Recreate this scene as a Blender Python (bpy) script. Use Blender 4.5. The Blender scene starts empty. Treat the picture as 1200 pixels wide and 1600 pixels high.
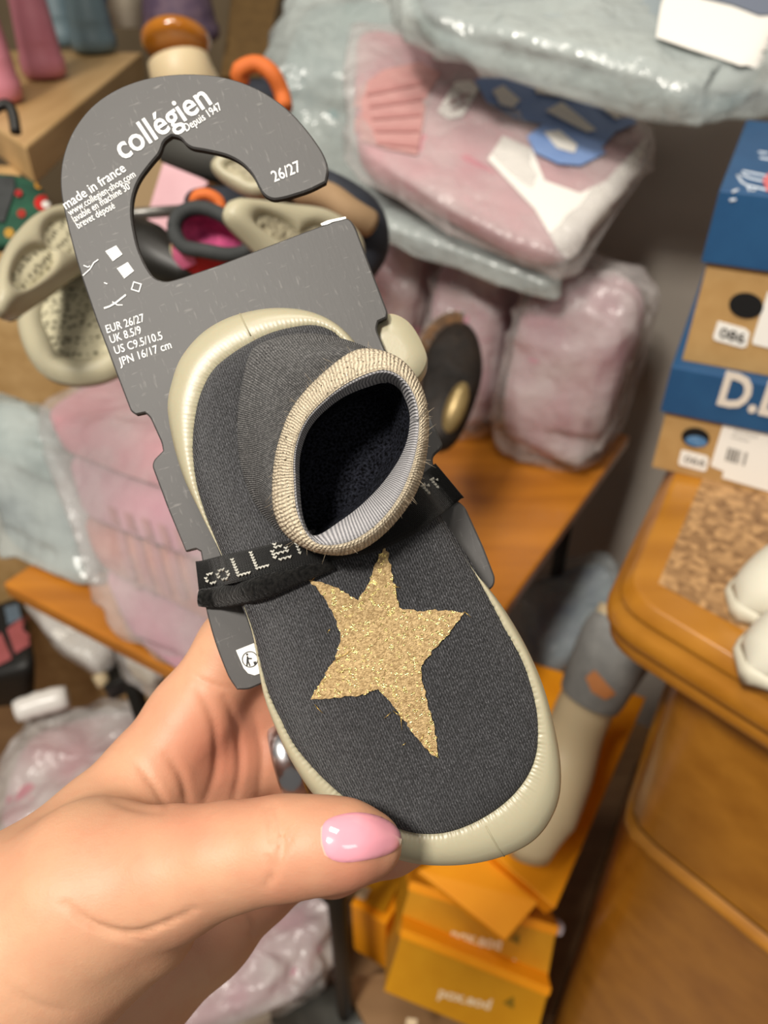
import bpy, bmesh, math, random
import numpy as np
from mathutils import Vector, Matrix, noise
from mathutils.bvhtree import BVHTree
from mathutils.geometry import tessellate_polygon

# ------------------------------------------------------------------ camera, world, lamps
S = bpy.context.scene
COL = S.collection
F = 1200.0                                   # focal length in pixels of the 1200x1600 frame
PITCH = math.radians(38)
CAM = np.array([0.0, 0.0, 1.45])
cd = bpy.data.cameras.new('camera'); cam = bpy.data.objects.new('camera', cd); COL.objects.link(cam)
cam.location = CAM; cam.rotation_euler = (math.pi/2 - PITCH, 0, 0)
cd.sensor_fit = 'VERTICAL'; cd.sensor_height = 36; cd.lens = 36*F/1600
cd.clip_start = 0.01
cd.dof.use_dof = True; cd.dof.focus_distance = 0.205; cd.dof.aperture_fstop = 27/2.3
S.camera = cam
S.view_settings.view_transform = 'Standard'; S.view_settings.look = 'None'
S.view_settings.exposure = 0.0; S.view_settings.gamma = 1.0; S.view_settings.use_curve_mapping = False
w = bpy.data.worlds.new('shop_air'); S.world = w; w.use_nodes = True
w.node_tree.nodes['Background'].inputs[0].default_value = (1.0, 0.95, 0.88, 1)
w.node_tree.nodes['Background'].inputs[1].default_value = 0.17
def area_light(name, loc, target, size, power, color):
    l = bpy.data.lights.new(name, 'AREA'); l.size = size; l.energy = power; l.color = color
    o = bpy.data.objects.new(name, l); COL.objects.link(o); o.location = loc
    o.rotation_euler = (Vector(target)-Vector(loc)).to_track_quat('-Z', 'Y').to_euler()
    return o
area_light('ceiling_or_fill_lamp', (-0.72, -0.70, 2.95), (0.1, 0.5, 1.0), 0.32, 60, (1.0, 0.94, 0.85))
area_light('ceiling_or_fill_lamp', (0.9, -1.6, 3.0), (0.1, 0.5, 1.0), 0.8, 8, (1.0, 0.93, 0.84))  # added weak fill light from behind right, no fixture of the shop
area_light('ceiling_or_fill_lamp', (-0.25, 0.30, 3.0), (-0.1, 0.6, 0.9), 0.5, 16, (1.0, 0.93, 0.82))  # added overhead fill for the background, not a known lamp

# ------------------------------------------------------------------ helpers
FW = np.array([0, math.cos(PITCH), -math.sin(PITCH)]); UP = np.array([0, math.sin(PITCH), math.cos(PITCH)]); RT = np.array([1.0, 0, 0])
def ray(x, y): return FW + RT*(x-600)/F - UP*(y-800)/F
def at(x, y, d): return CAM + ray(x, y)*d
def onz(x, y, z):
    r = ray(x, y); return CAM + r*((z-CAM[2])/r[2])
def lin(h):
    h = h.lstrip('#'); c = [int(h[i:i+2], 16)/255 for i in (0, 2, 4)]
    return tuple(((v/12.92) if v <= .04045 else ((v+.055)/1.055)**2.4) for v in c) + (1,)
rng = np.random.default_rng(7); random.seed(7)
MATS = {}
class NT:
    def __init__(s, name):
        s.m = bpy.data.materials.new(name); s.m.use_nodes = True; s.t = s.m.node_tree; s.b = s.t.nodes['Principled BSDF']
    def n(s, typ, **kw):
        nd = s.t.nodes.new(typ)
        for k, v in kw.items():
            if k.startswith('i_'): nd.inputs[k[2:].replace('_', ' ')].default_value = v
            elif k[:2] == 'n_': nd.inputs[int(k[2:])].default_value = v
            else: setattr(nd, k, v)
        return nd
    def l(s, a, b): s.t.links.new(a, b)
    def mth(s, op, a, b=None, c=None):
        nd = s.n('ShaderNodeMath', operation=op)
        for i, v in enumerate((a, b, c)):
            if v is None: continue
            if isinstance(v, (int, float)): nd.inputs[i].default_value = v
            else: s.l(v, nd.inputs[i])
        return nd.outputs[0]
    def mix(s, f, c1, c2):
        nd = s.n('ShaderNodeMix', data_type='RGBA')
        for i, v in ((0, f), (6, c1), (7, c2)):
            if isinstance(v, (int, float, tuple)): nd.inputs[i].default_value = v
            else: s.l(v, nd.inputs[i])
        return nd.outputs[2]
    def ramp(s, x, lo, hi):
        nd = s.n('ShaderNodeMapRange', n_1=lo, n_2=hi); s.l(x, nd.inputs[0]); return nd.outputs[0]
    def noise(s, scale, vec=None, detail=3, stretch=None):
        tc = s.n('ShaderNodeTexCoord').outputs['Object'] if vec is None else vec
        if stretch:
            mp = s.n('ShaderNodeMapping'); mp.inputs['Scale'].default_value = stretch; s.l(tc, mp.inputs[0]); tc = mp.outputs[0]
        nd = s.n('ShaderNodeTexNoise', i_Scale=scale, i_Detail=detail); s.l(tc, nd.inputs['Vector']); return nd.outputs['Fac']
    def bump(s, h, dist, strength=1.0):
        nd = s.n('ShaderNodeBump', i_Strength=strength, i_Distance=dist); s.l(h, nd.inputs['Height']); s.l(nd.outputs[0], s.b.inputs['Normal'])
def mat(name, c1, c2=None, rough=.6, scale=30, bump=0, stretch=None, metal=0, sss=0, spec=.4, coat=0, sheen=0):
    if name in MATS: return MATS[name]
    k = NT(name); b = k.b
    f = k.noise(scale, stretch=stretch)
    if c2 is None: b.inputs['Base Color'].default_value = lin(c1)
    else: k.l(k.mix(k.ramp(f, .35, .65), lin(c1), lin(c2)), b.inputs['Base Color'])
    b.inputs['Roughness'].default_value = rough; b.inputs['Metallic'].default_value = metal
    b.inputs['Specular IOR Level'].default_value = spec
    b.inputs['Coat Weight'].default_value = coat; b.inputs['Coat Roughness'].default_value = .15
    b.inputs['Sheen Weight'].default_value = sheen
    if sss:
        b.inputs['Subsurface Weight'].default_value = sss; b.inputs['Subsurface Radius'].default_value = (1, .35, .2); b.inputs['Subsurface Scale'].default_value = .004
    if bump: k.bump(f, bump)
    MATS[name] = k.m; return k.m
def plastic(name, tint, alpha=.45):
    k = NT(name); tr = k.n('ShaderNodeBsdfTransparent'); mx = k.n('ShaderNodeMixShader')
    n1 = k.noise(14, detail=4, stretch=(1, 1, .35)); n2 = k.noise(40, detail=3)
    h = k.mth('ADD', k.mth('ABSOLUTE', k.mth('SUBTRACT', n1, .5)), k.mth('MULTIPLY', n2, .25))
    k.bump(h, .02, .9)
    k.b.inputs['Base Color'].default_value = lin(tint); k.b.inputs['Roughness'].default_value = .2; k.b.inputs['Specular IOR Level'].default_value = .8
    fac = k.ramp(k.noise(11, detail=3), .3, .7)
    fac = k.mth('MULTIPLY_ADD', fac, .38, alpha-.19)
    k.l(fac, mx.inputs[0]); k.l(tr.outputs[0], mx.inputs[1]); k.l(k.b.outputs[0], mx.inputs[2])
    k.l(mx.outputs[0], k.t.nodes['Material Output'].inputs[0]); MATS[name] = k.m; return k.m
def wood(name, c1, c2, scale=6, axis=0, rough=.35, coat=.3):
    k = NT(name); st = [9, 9, 9]; st[axis] = 1.0
    tc = k.n('ShaderNodeTexCoord').outputs['Object']
    n = k.noise(scale, tc, 5, tuple(st)); n2 = k.noise(scale*.5, tc, 2)
    f = k.mth('MULTIPLY_ADD', n2, .5, k.mth('MULTIPLY', n, .6))
    k.l(k.mix(k.ramp(f, .38, .72), lin(c1), lin(c2)), k.b.inputs['Base Color'])
    k.b.inputs['Roughness'].default_value = rough; k.b.inputs['Coat Weight'].default_value = coat; k.b.inputs['Coat Roughness'].default_value = .25
    k.bump(n, .001, .4); MATS[name] = k.m; return k.m

def mesh(name, V, Fc, m, parent=None, smooth=True, M=None, uv=None):
    me = bpy.data.meshes.new(name); me.from_pydata([tuple(v) for v in V], [], [tuple(int(i) for i in f) for f in Fc]); me.update()
    if smooth: me.polygons.foreach_set('use_smooth', [True]*len(me.polygons))
    if uv is not None:
        ul = me.uv_layers.new(name='knit'); idx = np.zeros(len(me.loops), int); me.loops.foreach_get('vertex_index', idx)
        ul.data.foreach_set('uv', np.asarray(uv, float)[idx].ravel())
    o = bpy.data.objects.new(name, me); COL.objects.link(o)
    if m is not None: me.materials.append(m)
    if M is not None: o.matrix_basis = M
    if parent is not None: setp(o, parent)
    return o
WORLD = {}
def setp(o, p):
    o.parent = p
    q = p
    if q.type == 'EMPTY' : o.matrix_parent_inverse = Matrix.Translation(-q.location)
    else: o.matrix_parent_inverse = (q.matrix_parent_inverse_world if False else WORLD.get(q.name, q.matrix_basis)).inverted()
    WORLD[o.name] = o.matrix_basis.copy()
def thing(name, label, cat, loc, group=None):
    e = bpy.data.objects.new(name, None); COL.objects.link(e); e.location = loc; e.empty_display_size = .02
    return tag(e, label, cat, group)
def tag(o, label, cat, group=None, kind=None):
    if label: o['label'] = label
    if cat: o['category'] = cat
    if group: o['group'] = group
    if kind: o['kind'] = kind
    return o
def merge(parts):
    V = []; Fc = []
    for v, f in parts:
        n = len(V); V += list(v); Fc += [[i+n for i in q] for q in f]
    return V, Fc
def loft(rings, closed=True, cap0=False, cap1=False):
    R = [np.asarray(r) for r in rings]; n = len(R[0]); V = np.concatenate(R); Fc = []
    for a in range(len(R)-1):
        for i in range(n if closed else n-1):
            j = (i+1) % n; Fc.append((a*n+i, a*n+j, (a+1)*n+j, (a+1)*n+i))
    if cap0: Fc.append(tuple(range(n))[::-1])
    if cap1: Fc.append(tuple((len(R)-1)*n+i for i in range(n)))
    return list(V), Fc
def tube(path, r, seg=10, caps=True):
    P = [np.asarray(p, float) for p in path]; n = len(P); rs = r if hasattr(r, '__len__') else [r]*n
    rings = []; ref = None
    for i in range(n):
        t = P[min(i+1, n-1)]-P[max(i-1, 0)]; t = t/np.linalg.norm(t)
        if ref is None:
            ref = np.cross(t, [0, 0, 1.0]);
            if np.linalg.norm(ref) < .1: ref = np.cross(t, [1.0, 0, 0])
        ref = ref - t*(ref@t); ref /= np.linalg.norm(ref); b = np.cross(t, ref)
        rings.append(np.array([P[i]+rs[i]*(math.cos(a)*ref+math.sin(a)*b) for a in np.linspace(0, 2*math.pi, seg, endpoint=False)]))
    return loft(rings, True, caps, caps)
def spline(pts, n, closed=False):
    P = np.asarray(pts, float); m = len(P); out = []
    segs = m if closed else m-1
    for s in range(segs):
        p0, p1, p2, p3 = ([P[(s+k-1) % m] for k in range(4)] if closed else [P[min(max(s+k-1, 0), m-1)] for k in range(4)])
        for t in np.linspace(0, 1, 12, endpoint=False):
            out.append(.5*((2*p1)+(-p0+p2)*t+(2*p0-5*p1+4*p2-p3)*t*t+(-p0+3*p1-3*p2+p3)*t**3))
    if not closed: out.append(P[-1])
    O = np.array(out); C2 = np.vstack([O, O[:1]]) if closed else O
    L = np.concatenate([[0], np.cumsum(np.linalg.norm(np.diff(C2, axis=0), axis=1))])
    q = np.linspace(0, L[-1], n, endpoint=not closed)
    return np.stack([np.interp(q, L, C2[:, k]) for k in range(P.shape[1])], 1)
def prism(poly, vec, bevel=0):
    P = [np.asarray(p, float) for p in poly]; vec = np.asarray(vec, float); n = len(P)
    V = P + [p+vec for p in P]; Fc = [tuple(range(n)), tuple(range(2*n-1, n-1, -1))]
    for i in range(n): j = (i+1) % n; Fc.append((i, i+n, j+n, j))
    return V, Fc
def bevelmod(o, wd, seg=2):
    md = o.modifiers.new('bevel', 'BEVEL'); md.width = wd; md.segments = seg; md.limit_method = 'ANGLE'; md.angle_limit = .6
    return o
def hexa(c8, n=18, e=.35, amp=0, freq=8, seed=0, inset=0, ridge=False):
    """rounded, lumpy body inside eight corners: top 4 (round), bottom 4"""
    T = [np.asarray(p, float) for p in c8]
    V = []; Fc = []; nu, nv = n*2, n
    def sp(x, p): return math.copysign(abs(x)**p, x)
    cen = sum(T)/8; k = 1-inset; dirv = Vector((math.sin(seed*2.3), math.cos(seed*2.3), .6*math.sin(seed*5.1))).normalized()
    for j in range(nv+1):
        la = -math.pi/2 + math.pi*j/nv
        for i in range(nu):
            lo = 2*math.pi*i/nu
            x = sp(math.cos(la), e)*sp(math.cos(lo), e); y = sp(math.cos(la), e)*sp(math.sin(lo), e); z = sp(math.sin(la), e)
            a, b, c = (x*k+1)/2, (y*k+1)/2, (z*k+1)/2
            top = (1-b)*((1-a)*T[0]+a*T[1])+b*((1-a)*T[3]+a*T[2]); bot = (1-b)*((1-a)*T[4]+a*T[5])+b*((1-a)*T[7]+a*T[6])
            p = c*top+(1-c)*bot
            if amp:
                d = p-cen; dn = d/(np.linalg.norm(d)+1e-9); q = Vector(p*freq)+Vector((seed*3.1, seed*7.7, seed))
                nz = noise.noise(q)
                if ridge: q2 = q-dirv*(q.dot(dirv)*.72); nz = .75-2.1*abs(noise.noise(q2*1.5)) + .45*nz + .35*(.5-abs(noise.noise(q*2.6))*2)
                p = p+dn*amp*nz
            V.append(p)
    for j in range(nv):
        for i in range(nu):
            i2 = (i+1) % nu; Fc.append((j*nu+i, j*nu+i2, (j+1)*nu+i2, (j+1)*nu+i))
    return V, Fc
def bvh(*objs):
    V = []; Fc = []
    for o in objs:
        n = len(V); M = WORLD.get(o.name, o.matrix_basis)
        V += [M @ v.co for v in o.data.vertices]; Fc += [[i+n for i in p.vertices] for p in o.data.polygons]
    return BVHTree.FromPolygons(V, Fc)
def inpoly(x, y, P):
    c = False; j = len(P)-1
    for i in range(len(P)):
        if ((P[i][1] > y) != (P[j][1] > y)) and (x < (P[j][0]-P[i][0])*(y-P[i][1])/(P[j][1]-P[i][1])+P[i][0]): c = not c
        j = i
    return c
def fillgrid(poly, step, jit=0):
    """triangulated fill of a 2D outline, with inner points"""
    P = [np.array(p, float) for p in poly]; B = []
    for i in range(len(P)):
        a, b = P[i], P[(i+1) % len(P)]; n = max(1, int(np.linalg.norm(b-a)/step))
        for t in range(n): B.append(a+(b-a)*t/n + (rng.normal(0, jit, 2) if jit else 0))
    xs = [p[0] for p in B]; ys = [p[1] for p in B]; I = []
    for gy in np.arange(min(ys), max(ys), step):
        for gx in np.arange(min(xs), max(xs), step):
            if inpoly(gx, gy, B) and min((p[0]-gx)**2+(p[1]-gy)**2 for p in B) > (step*.55)**2: I.append(np.array([gx, gy]))
    from mathutils.geometry import delaunay_2d_cdt
    n = len(B)
    v, e, f, _, _, _ = delaunay_2d_cdt([Vector(p) for p in B+I], [], [list(range(n))], 1, 1e-6)
    return [np.array(p) for p in v], [tuple(q) for q in f]
def drape(poly, tree, off, step, dome=0, jit=0, keep=False):
    """a thin cloth or print piece laid onto an existing surface"""
    P2, Fc = fillgrid(poly, step, jit); V = []; ok = []; lastd = .2; N = []
    for p in P2:
        r = Vector(ray(*p)).normalized(); hit, nrm, _, dist = tree.ray_cast(Vector(CAM), r)
        ok.append(hit is not None)
        if hit is None: hit = Vector(CAM)+r*lastd; nrm = -r
        else: lastd = dist
        if nrm.dot(r) > 0: nrm = -nrm
        V.append(np.array(hit)); N.append(np.array(nrm))
    if dome:
        B = [np.array(p) for p in poly]
        for i, p in enumerate(P2):
            dd = min(np.linalg.norm(np.cross(np.append(B[(k+1) % len(B)]-B[k], 0), np.append(p-B[k], 0)))/ (np.linalg.norm(B[(k+1) % len(B)]-B[k])+1e-9) if False else segd(p, B[k], B[(k+1) % len(B)]) for k in range(len(B)))
            V[i] = V[i]+N[i]*dome*math.sqrt(min(1, dd/25.0))
    if not keep:
        Fc = [f for f in Fc if all(ok[i] for i in f)]; used = sorted({i for f in Fc for i in f}); mp = {u: k for k, u in enumerate(used)}
        V = [V[i] for i in used]; N = [N[i] for i in used]; Fc = [tuple(mp[i] for i in f) for f in Fc]
    return [v+n*off for v, n in zip(V, N)], Fc
def segd(p, a, b):
    ab = b-a; t = max(0, min(1, ((p-a)@ab)/(ab@ab+1e-12))); return np.linalg.norm(p-a-t*ab)
def textmesh(s, bold=0.0):
    c = bpy.data.curves.new('lettering', 'FONT'); c.body = s; c.offset = bold; c.resolution_u = 3
    o = bpy.data.objects.new('lettering', c); COL.objects.link(o)
    dg = bpy.context.evaluated_depsgraph_get(); me = bpy.data.meshes.new_from_object(o.evaluated_get(dg))
    V = np.array([v.co for v in me.vertices]); Fc = [tuple(p.vertices) for p in me.polygons]
    bpy.data.objects.remove(o); bpy.data.curves.remove(c); bpy.data.meshes.remove(me)
    return V, Fc
def lettering(s, a, b, h, nrm, m, parent, bold=0.0, off=.0004, name='lettering', up=None, shear=0):
    """text from 3D point a to 3D point b, cap height h, on a plane with normal nrm"""
    a = np.asarray(a); b = np.asarray(b); X = b-a; nrm = np.asarray(nrm); W = np.linalg.norm(X); X = X/W
    Y = np.cross(nrm, X) if up is None else np.asarray(up); Y = Y/np.linalg.norm(Y)
    V, Fc = textmesh(s, bold); x0, x1 = V[:, 0].min(), V[:, 0].max()
    P = [a + X*((v[0]-x0)/(x1-x0)*W + shear*v[1]*h) + Y*(v[1]/.73*h) + nrm*off for v in V]
    return mesh(name, P, Fc, m, parent, False)
def plate(pts, nrm, m, parent, name, off=.0004, thick=.0006):
    nrm = np.asarray(nrm); V, Fc = prism([np.asarray(p)+nrm*off for p in pts], nrm*thick); return mesh(name, V, Fc, m, parent, False)
def norm(v): v = np.asarray(v, float); return v/np.linalg.norm(v)

# ------------------------------------------------------------------ shared materials
GREY_WALL = mat('wall_paint', '#a59c92', '#9a9288', .75, 5, .0004)
FLOOR = wood('floor_wood', '#7d5a38', '#94704a', 4, 0, .5, .1)
ORANGE_WOOD = wood('orange_wood', '#9a5a18', '#c88028', 3.2, 0, .32, .5)
CAB_WOOD = wood('cabinet_wood', '#99600f', '#b97d25', 3.5, 0, .33, .5)
LIGHT_WOOD = wood('light_wood', '#a98552', '#c9a673', 4, 1, .55, .1)
BLACK = mat('black_metal', '#15130f', None, .45)
BEIGE = mat('beige_rubber', '#a59e86', '#aaa389', .42, 12, sss=.08, spec=.35)
WHITE_INK = mat('white_ink', '#f2f2ef', None, .6)
BLACK_INK = mat('black_ink', '#222222', None, .6)
WHITE_PAPER = mat('white_paper', '#f0ede6', None, .6)
KRAFT = mat('kraft_card', '#b08a55', '#b8935e', .7, 60)
BLUE = mat('blue_card', '#1d4a74', '#21507a', .55, 40)
ORANGE = mat('orange_card', '#fba212', '#f79c0e', .55, 25)
OCHRE = mat('ochre_card', '#c98a10', '#d09216', .5, 25)
PINK = mat('pink_knit', '#c9949a', '#b98089', .85, 16, .004, sheen=.3)
PINK2 = mat('lilac_pink_knit', '#b58592', '#bd8f99', .85, 12, .004, sheen=.3)
SALMON = mat('salmon_knit', '#bd8a7f', '#ad7a74', .85, 18, .004, (1, 1, 5), sheen=.3)
MINT = mat('mint_cloth', '#9fb0ad', '#879a9c', .8, 12, .003)
GREYC = mat('grey_cloth', '#8d979b', '#a5adac', .8, 12, .003)
MASTIC = mat('cream_cloth', '#d8cfbd', '#cbc0ac', .8, 12, .003)
FILM = plastic('clear_film', '#dedad6', .42)
FILM_MINT = plastic('mint_film', '#c3cbc8', .55)
FILM_THIN = plastic('thin_film', '#dcd7d5', .36)
CREAM = mat('cream_form', '#d6c39e', '#cdb994', .45, 10, sss=.1)
AMBER = mat('amber_varnish', '#a5620f', '#b8741c', .12, 20, coat=1.0)
NAVY = mat('navy_cloth', '#1d2029', '#262a33', .7, 60)
CHAR = mat('charcoal_cloth', '#2c2e2e', '#353737', .8, 60)

# ------------------------------------------------------------------ the setting
YAW = math.radians(31)
ED = np.array([math.sin(YAW), math.cos(YAW), 0]); EL = np.array([math.cos(YAW), -math.sin(YAW), 0]); EZ = np.array([0, 0, 1.0])
def loc(l, d, z): return EL*l+ED*d+EZ*z
WALL_D = 1.22
o = mesh('floor', *prism([(-3, -1, 0), (3, -1, 0), (3, 4, 0), (-3, 4, 0)], (0, 0, -.05)), FLOOR, None, False); o['kind'] = 'structure'
o = mesh('wall_back', *prism([loc(-.55, WALL_D, 0), loc(2.2, WALL_D, 0), loc(2.2, WALL_D, 2.6), loc(-.55, WALL_D, 2.6)], ED*.08), GREY_WALL, None, False); o['kind'] = 'structure'
WALL_L = mat('left_wall_paint', '#7d6d55', '#74654e', .8, 5)
o = mesh('wall_left', *prism([(-2.4, 2.75, 0), (.1, 2.9, 0), (.1, 2.9, 2.6), (-2.4, 2.75, 2.6)], (-.02, .08, 0)), WALL_L, None, False); o['kind'] = 'structure'

# ------------------------------------------------------------------ table with wrapped clothes
TZ = .80
def tz(x, y): return onz(x, y, TZ)
bR = tz(985, 680); fL1 = tz(20, 920); corner = tz(597, 1220)
fl_dir = norm(fL1-corner); L = fL1+fl_dir*.02
bL = L + (bR-corner)
t = thing('display_table', 'orange varnished wooden table on thin black legs, under the wrapped knitwear', 'table', (corner+bL)/2*np.array([1, 1, 0]))
bevelmod(mesh('tabletop', *prism([L, corner, bR, bL], (0, 0, -.022)), ORANGE_WOOD, t, False), .004)
for p in (onz(530, 1450, .45), bR*.9+L*.1, L*.72+corner*.20+bL*.08, bL*.9+corner*.1):
    q = np.array([p[0], p[1], 0]); V, Fc = tube([q+EZ*.0, q+EZ*(TZ-.022)], .012, 8); mesh('leg', V, Fc, BLACK, t)
q0, q1 = L*.72+corner*.20+bL*.08, onz(530, 1450, .45)
V, Fc = tube([q0*[1, 1, 0]+EZ*.52, q1*[1, 1, 0]+EZ*.52], .011, 8); mesh('rail', V, Fc, BLACK, t)

def top8(c4, down):
    c = [np.asarray(at(*p)) for p in c4]; d = np.asarray(down, float); return c+[p+d for p in c]
def bag(name, label, cat, c8, inner, film, e=.4, amp=.012, freq=9, seed=1, inset=.10, group=None, base=None, amp_in=.008):
    cen = sum(c8)/8; zmin = min(p[2] for p in c8)
    t = thing(name, label, cat, (cen[0], cen[1], zmin), group)
    outs = []
    if not isinstance(inner, list): inner = [(inner, 0, 1)]
    for m, lo, hi in inner:
        cc = [c8[i+4]*(1-hi)+c8[i]*hi for i in range(4)]+[c8[i+4]*(1-lo)+c8[i]*lo for i in range(4)]
        outs.append(mesh('folded_garment', *hexa(cc, 16, e, amp_in, freq, seed, inset), m, t))
    fo = mesh('plastic_wrap', *hexa(c8, 44, e*.8, amp*1.15, freq*1.5, seed+2, 0, True), film, t)
    return t, outs, fo

# two pink rolls standing on the table against the wall
def roll(px_bottom, py_top, w_, dep, label, seed, zb=TZ, lean=(0, 0), m=PINK2):
    b = onz(*px_bottom, zb); # find the height whose projection reaches py_top
    best = min(np.arange(.1, .8, .005), key=lambda h: abs(800-F*((b+EZ*h-CAM)@UP)/((b+EZ*h-CAM)@FW)-py_top))
    ax = EL*w_/2; ay = ED*dep
    c4 = [b-ax, b+ax, b+ax+ay, b-ax+ay]; up = EZ*best+EL*lean[0]+ED*lean[1]
    c8 = [p+up for p in c4]+c4
    return bag('wrapped_roll', label, 'packed clothes', c8, m, FILM_THIN, .6, .013, 10, seed, .05, amp_in=.006)
roll((828, 742), 452, .165, .16, 'tall pink roll of clothes in clear film standing at the right of the table', 3, lean=(.02, 0))
roll((694, 690), 408, .12, .15, 'shorter lilac roll in clear film left of the tall pink roll', 4, lean=(0, .02))
roll((592, 640), 372, .11, .15, 'dim pink roll in film mostly behind the hanger card, leftmost of three', 5, m=PINK)

# large flat bags lying on the rolls
c8 = top8([(548, 12, 1.10), (1052, 185, .98), (885, 405, .86), (540, 225, .95)], (0.0, .01, -.045))
t, ins, fo = bag('knitwear_bag', 'big clear bag of pink ribbed knitwear with white label and blue printed letters', 'packed clothes', c8, PINK, FILM_THIN, .32, .010, 8, 6, .05)
tr = bvh(*ins)
def pr(poly, m, name, off=.0015, tr=tr, p=t, step=9):
    V, Fc = drape(poly, tr, off, step); return mesh(name, V, Fc, m, p)
BLUE_INK = mat('blue_print', '#8ca8da', '#809ed4', .6, 20)
pr([(560, 140), (600, 112), (655, 100), (690, 118), (668, 150), (652, 245), (600, 235), (548, 215)], mat('peach_knit', '#c79894', '#c08d8a', .85, 60, .002, (1, 1, 6)), 'ribbed_cuff', .003)
for k in range(5):
    pr([(572+k*4, 148+k*19), (574+k*4, 154+k*19), (664-k*3, 136+k*25), (663-k*3, 129+k*25)], mat('peach_rib', '#b8827f'), 'knit_rib', .0045)
pr([(700, 150), (712, 132), (735, 130), (748, 142), (738, 160), (722, 186), (700, 190), (683, 178)], WHITE_PAPER, 'paper_label', .004)
for k, poly in enumerate(([(700, 165), (732, 150), (734, 154), (702, 169)], [(704, 176), (730, 164), (732, 168), (706, 180)], [(716, 152), (722, 150), (728, 170), (721, 173)])):
    pr(poly, mat('pink_ink', '#a88a8a'), 'printed_letter', .005, step=5)
sheet = [(762, 252), (785, 215), (830, 235), (850, 285), (905, 305), (945, 285), (1000, 225), (1040, 185), (1020, 245), (960, 330), (890, 410), (868, 385), (835, 330)]
pr(sheet, WHITE_PAPER, 'white_sheet', .003)
pr([(740, 130), (800, 118), (905, 150), (990, 172), (1010, 190), (960, 212), (930, 245), (900, 262), (880, 245), (850, 200), (800, 190), (760, 165)], BLUE_INK, 'printed_letter', .005)
pr([(822, 220), (848, 200), (885, 200), (925, 225), (945, 245), (905, 265), (870, 262), (835, 245)], BLUE_INK, 'printed_letter', .006)
for poly in ([(848, 215), (872, 212), (900, 235), (895, 248), (868, 240)], [(920, 165), (945, 160), (975, 185), (960, 196)], [(832, 140), (905, 152), (908, 166), (836, 155)], [(850, 182), (876, 168), (930, 212), (915, 216)], [(768, 150), (785, 142), (812, 165), (800, 178), (780, 172)]):
    pr(poly, WHITE_PAPER, 'letter_counter', .008)
c8 = top8([(560, 262, 1.06), (900, 365, .97), (872, 448, .91), (575, 340, 1.0)], (0, .005, -.03))
bag('flat_bag', 'flat grey clear bag squeezed under the big pink knitwear bag', 'packed clothes', c8, GREYC, FILM_MINT, .4, .008, 9, 8, .08)
c8 = top8([(600, -90, .96), (1290, -40, .86), (1195, 150, .77), (640, 10, .87)], (0, .01, -.05))
t2, ins2, _ = bag('mint_bag', 'mint grey clear bag with a white sheet lying on top of the pile', 'packed clothes', c8, [(MINT, 0, .5), (GREYC, .5, 1)], FILM_MINT, .45, .018, 7, 9, .10)
tr2 = bvh(*ins2)
def pr2(poly, m, name, off): V, Fc = drape(poly, tr2, off, 10); return mesh(name, V, Fc, m, t2)
pr2([(1045, -20), (1200, -10), (1230, 60), (1205, 108), (1150, 112), (1080, 90), (1022, 70), (1030, 20)], WHITE_PAPER, 'white_sheet', .008)
pr2([(1090, -15), (1200, -10), (1215, 35), (1180, 38), (1140, 22), (1090, 10)], mat('slate_print', '#6e7686'), 'printed_panel', .010)
c8 = top8([(455, -40, 1.2), (640, -60, 1.16), (640, 120, 1.08), (400, 110, 1.12)], (0, -.02, -.22))
bag('pale_bag', 'pale mint clear bag standing behind the hanger card, left of the pink knitwear', 'packed clothes', c8, MINT, FILM_MINT, .45, .02, 7, 10, .12)

# left pile
def ground_box(pa, pb, depth, h, z):
    a, b = onz(*pa, z), onz(*pb, z); dv = np.cross(EZ, norm(b-a))*depth
    c4 = [a, b, b+dv, a+dv]; return [p+EZ*h for p in c4]+c4
c8 = ground_box((205, 965), (470, 1120), .20, .36, TZ)
a0 = at(25, 640, .92); a1 = at(320, 720, .82); dv = norm([.45, .9, 0])*.2
c8 = [a0, a1, a1+dv, a0+dv]; lo0 = at(165, 1005, .84); lo1 = at(430, 1180, .75); c8 += [lo0, lo1, lo1+dv, lo0+dv]
t, ins, fo = bag('knitwear_pile', 'tall bag of folded dusty pink knitwear standing on the table, left of the card', 'packed clothes', c8,
    [(PINK2, .0, .30), (SALMON, .29, .52), (PINK2, .51, .78), (PINK, .77, 1.0)], plastic('pile_film', '#d2ccca', .27), .30, .012, 9, 12, .10)
trp = bvh(*ins)
for k in range(5):
    V, Fc = drape([(170+k*26, 790+k*9), (182+k*26, 795+k*9), (222+k*25, 925+k*4), (209+k*25, 922+k*4)], trp, .003, 9); mesh('knit_rib', V, Fc, mat('rib_pink', '#a07274', '#ab7d7e', .85, 16), t)
c8 = [at(-70, 615, 1.0), at(95, 690, .93), at(130, 640, 1.1), at(-30, 590, 1.15)]; lo = [tz(-20, 860), tz(150, 945), tz(230, 870), tz(60, 800)]
bag('mint_clothes_bag', 'tall pale grey-blue clear bag at the left edge of the table', 'packed clothes', c8+lo, [(GREYC, 0, .6), (MINT, .58, 1)], FILM_MINT, .5, .016, 8, 14, .10)
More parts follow.
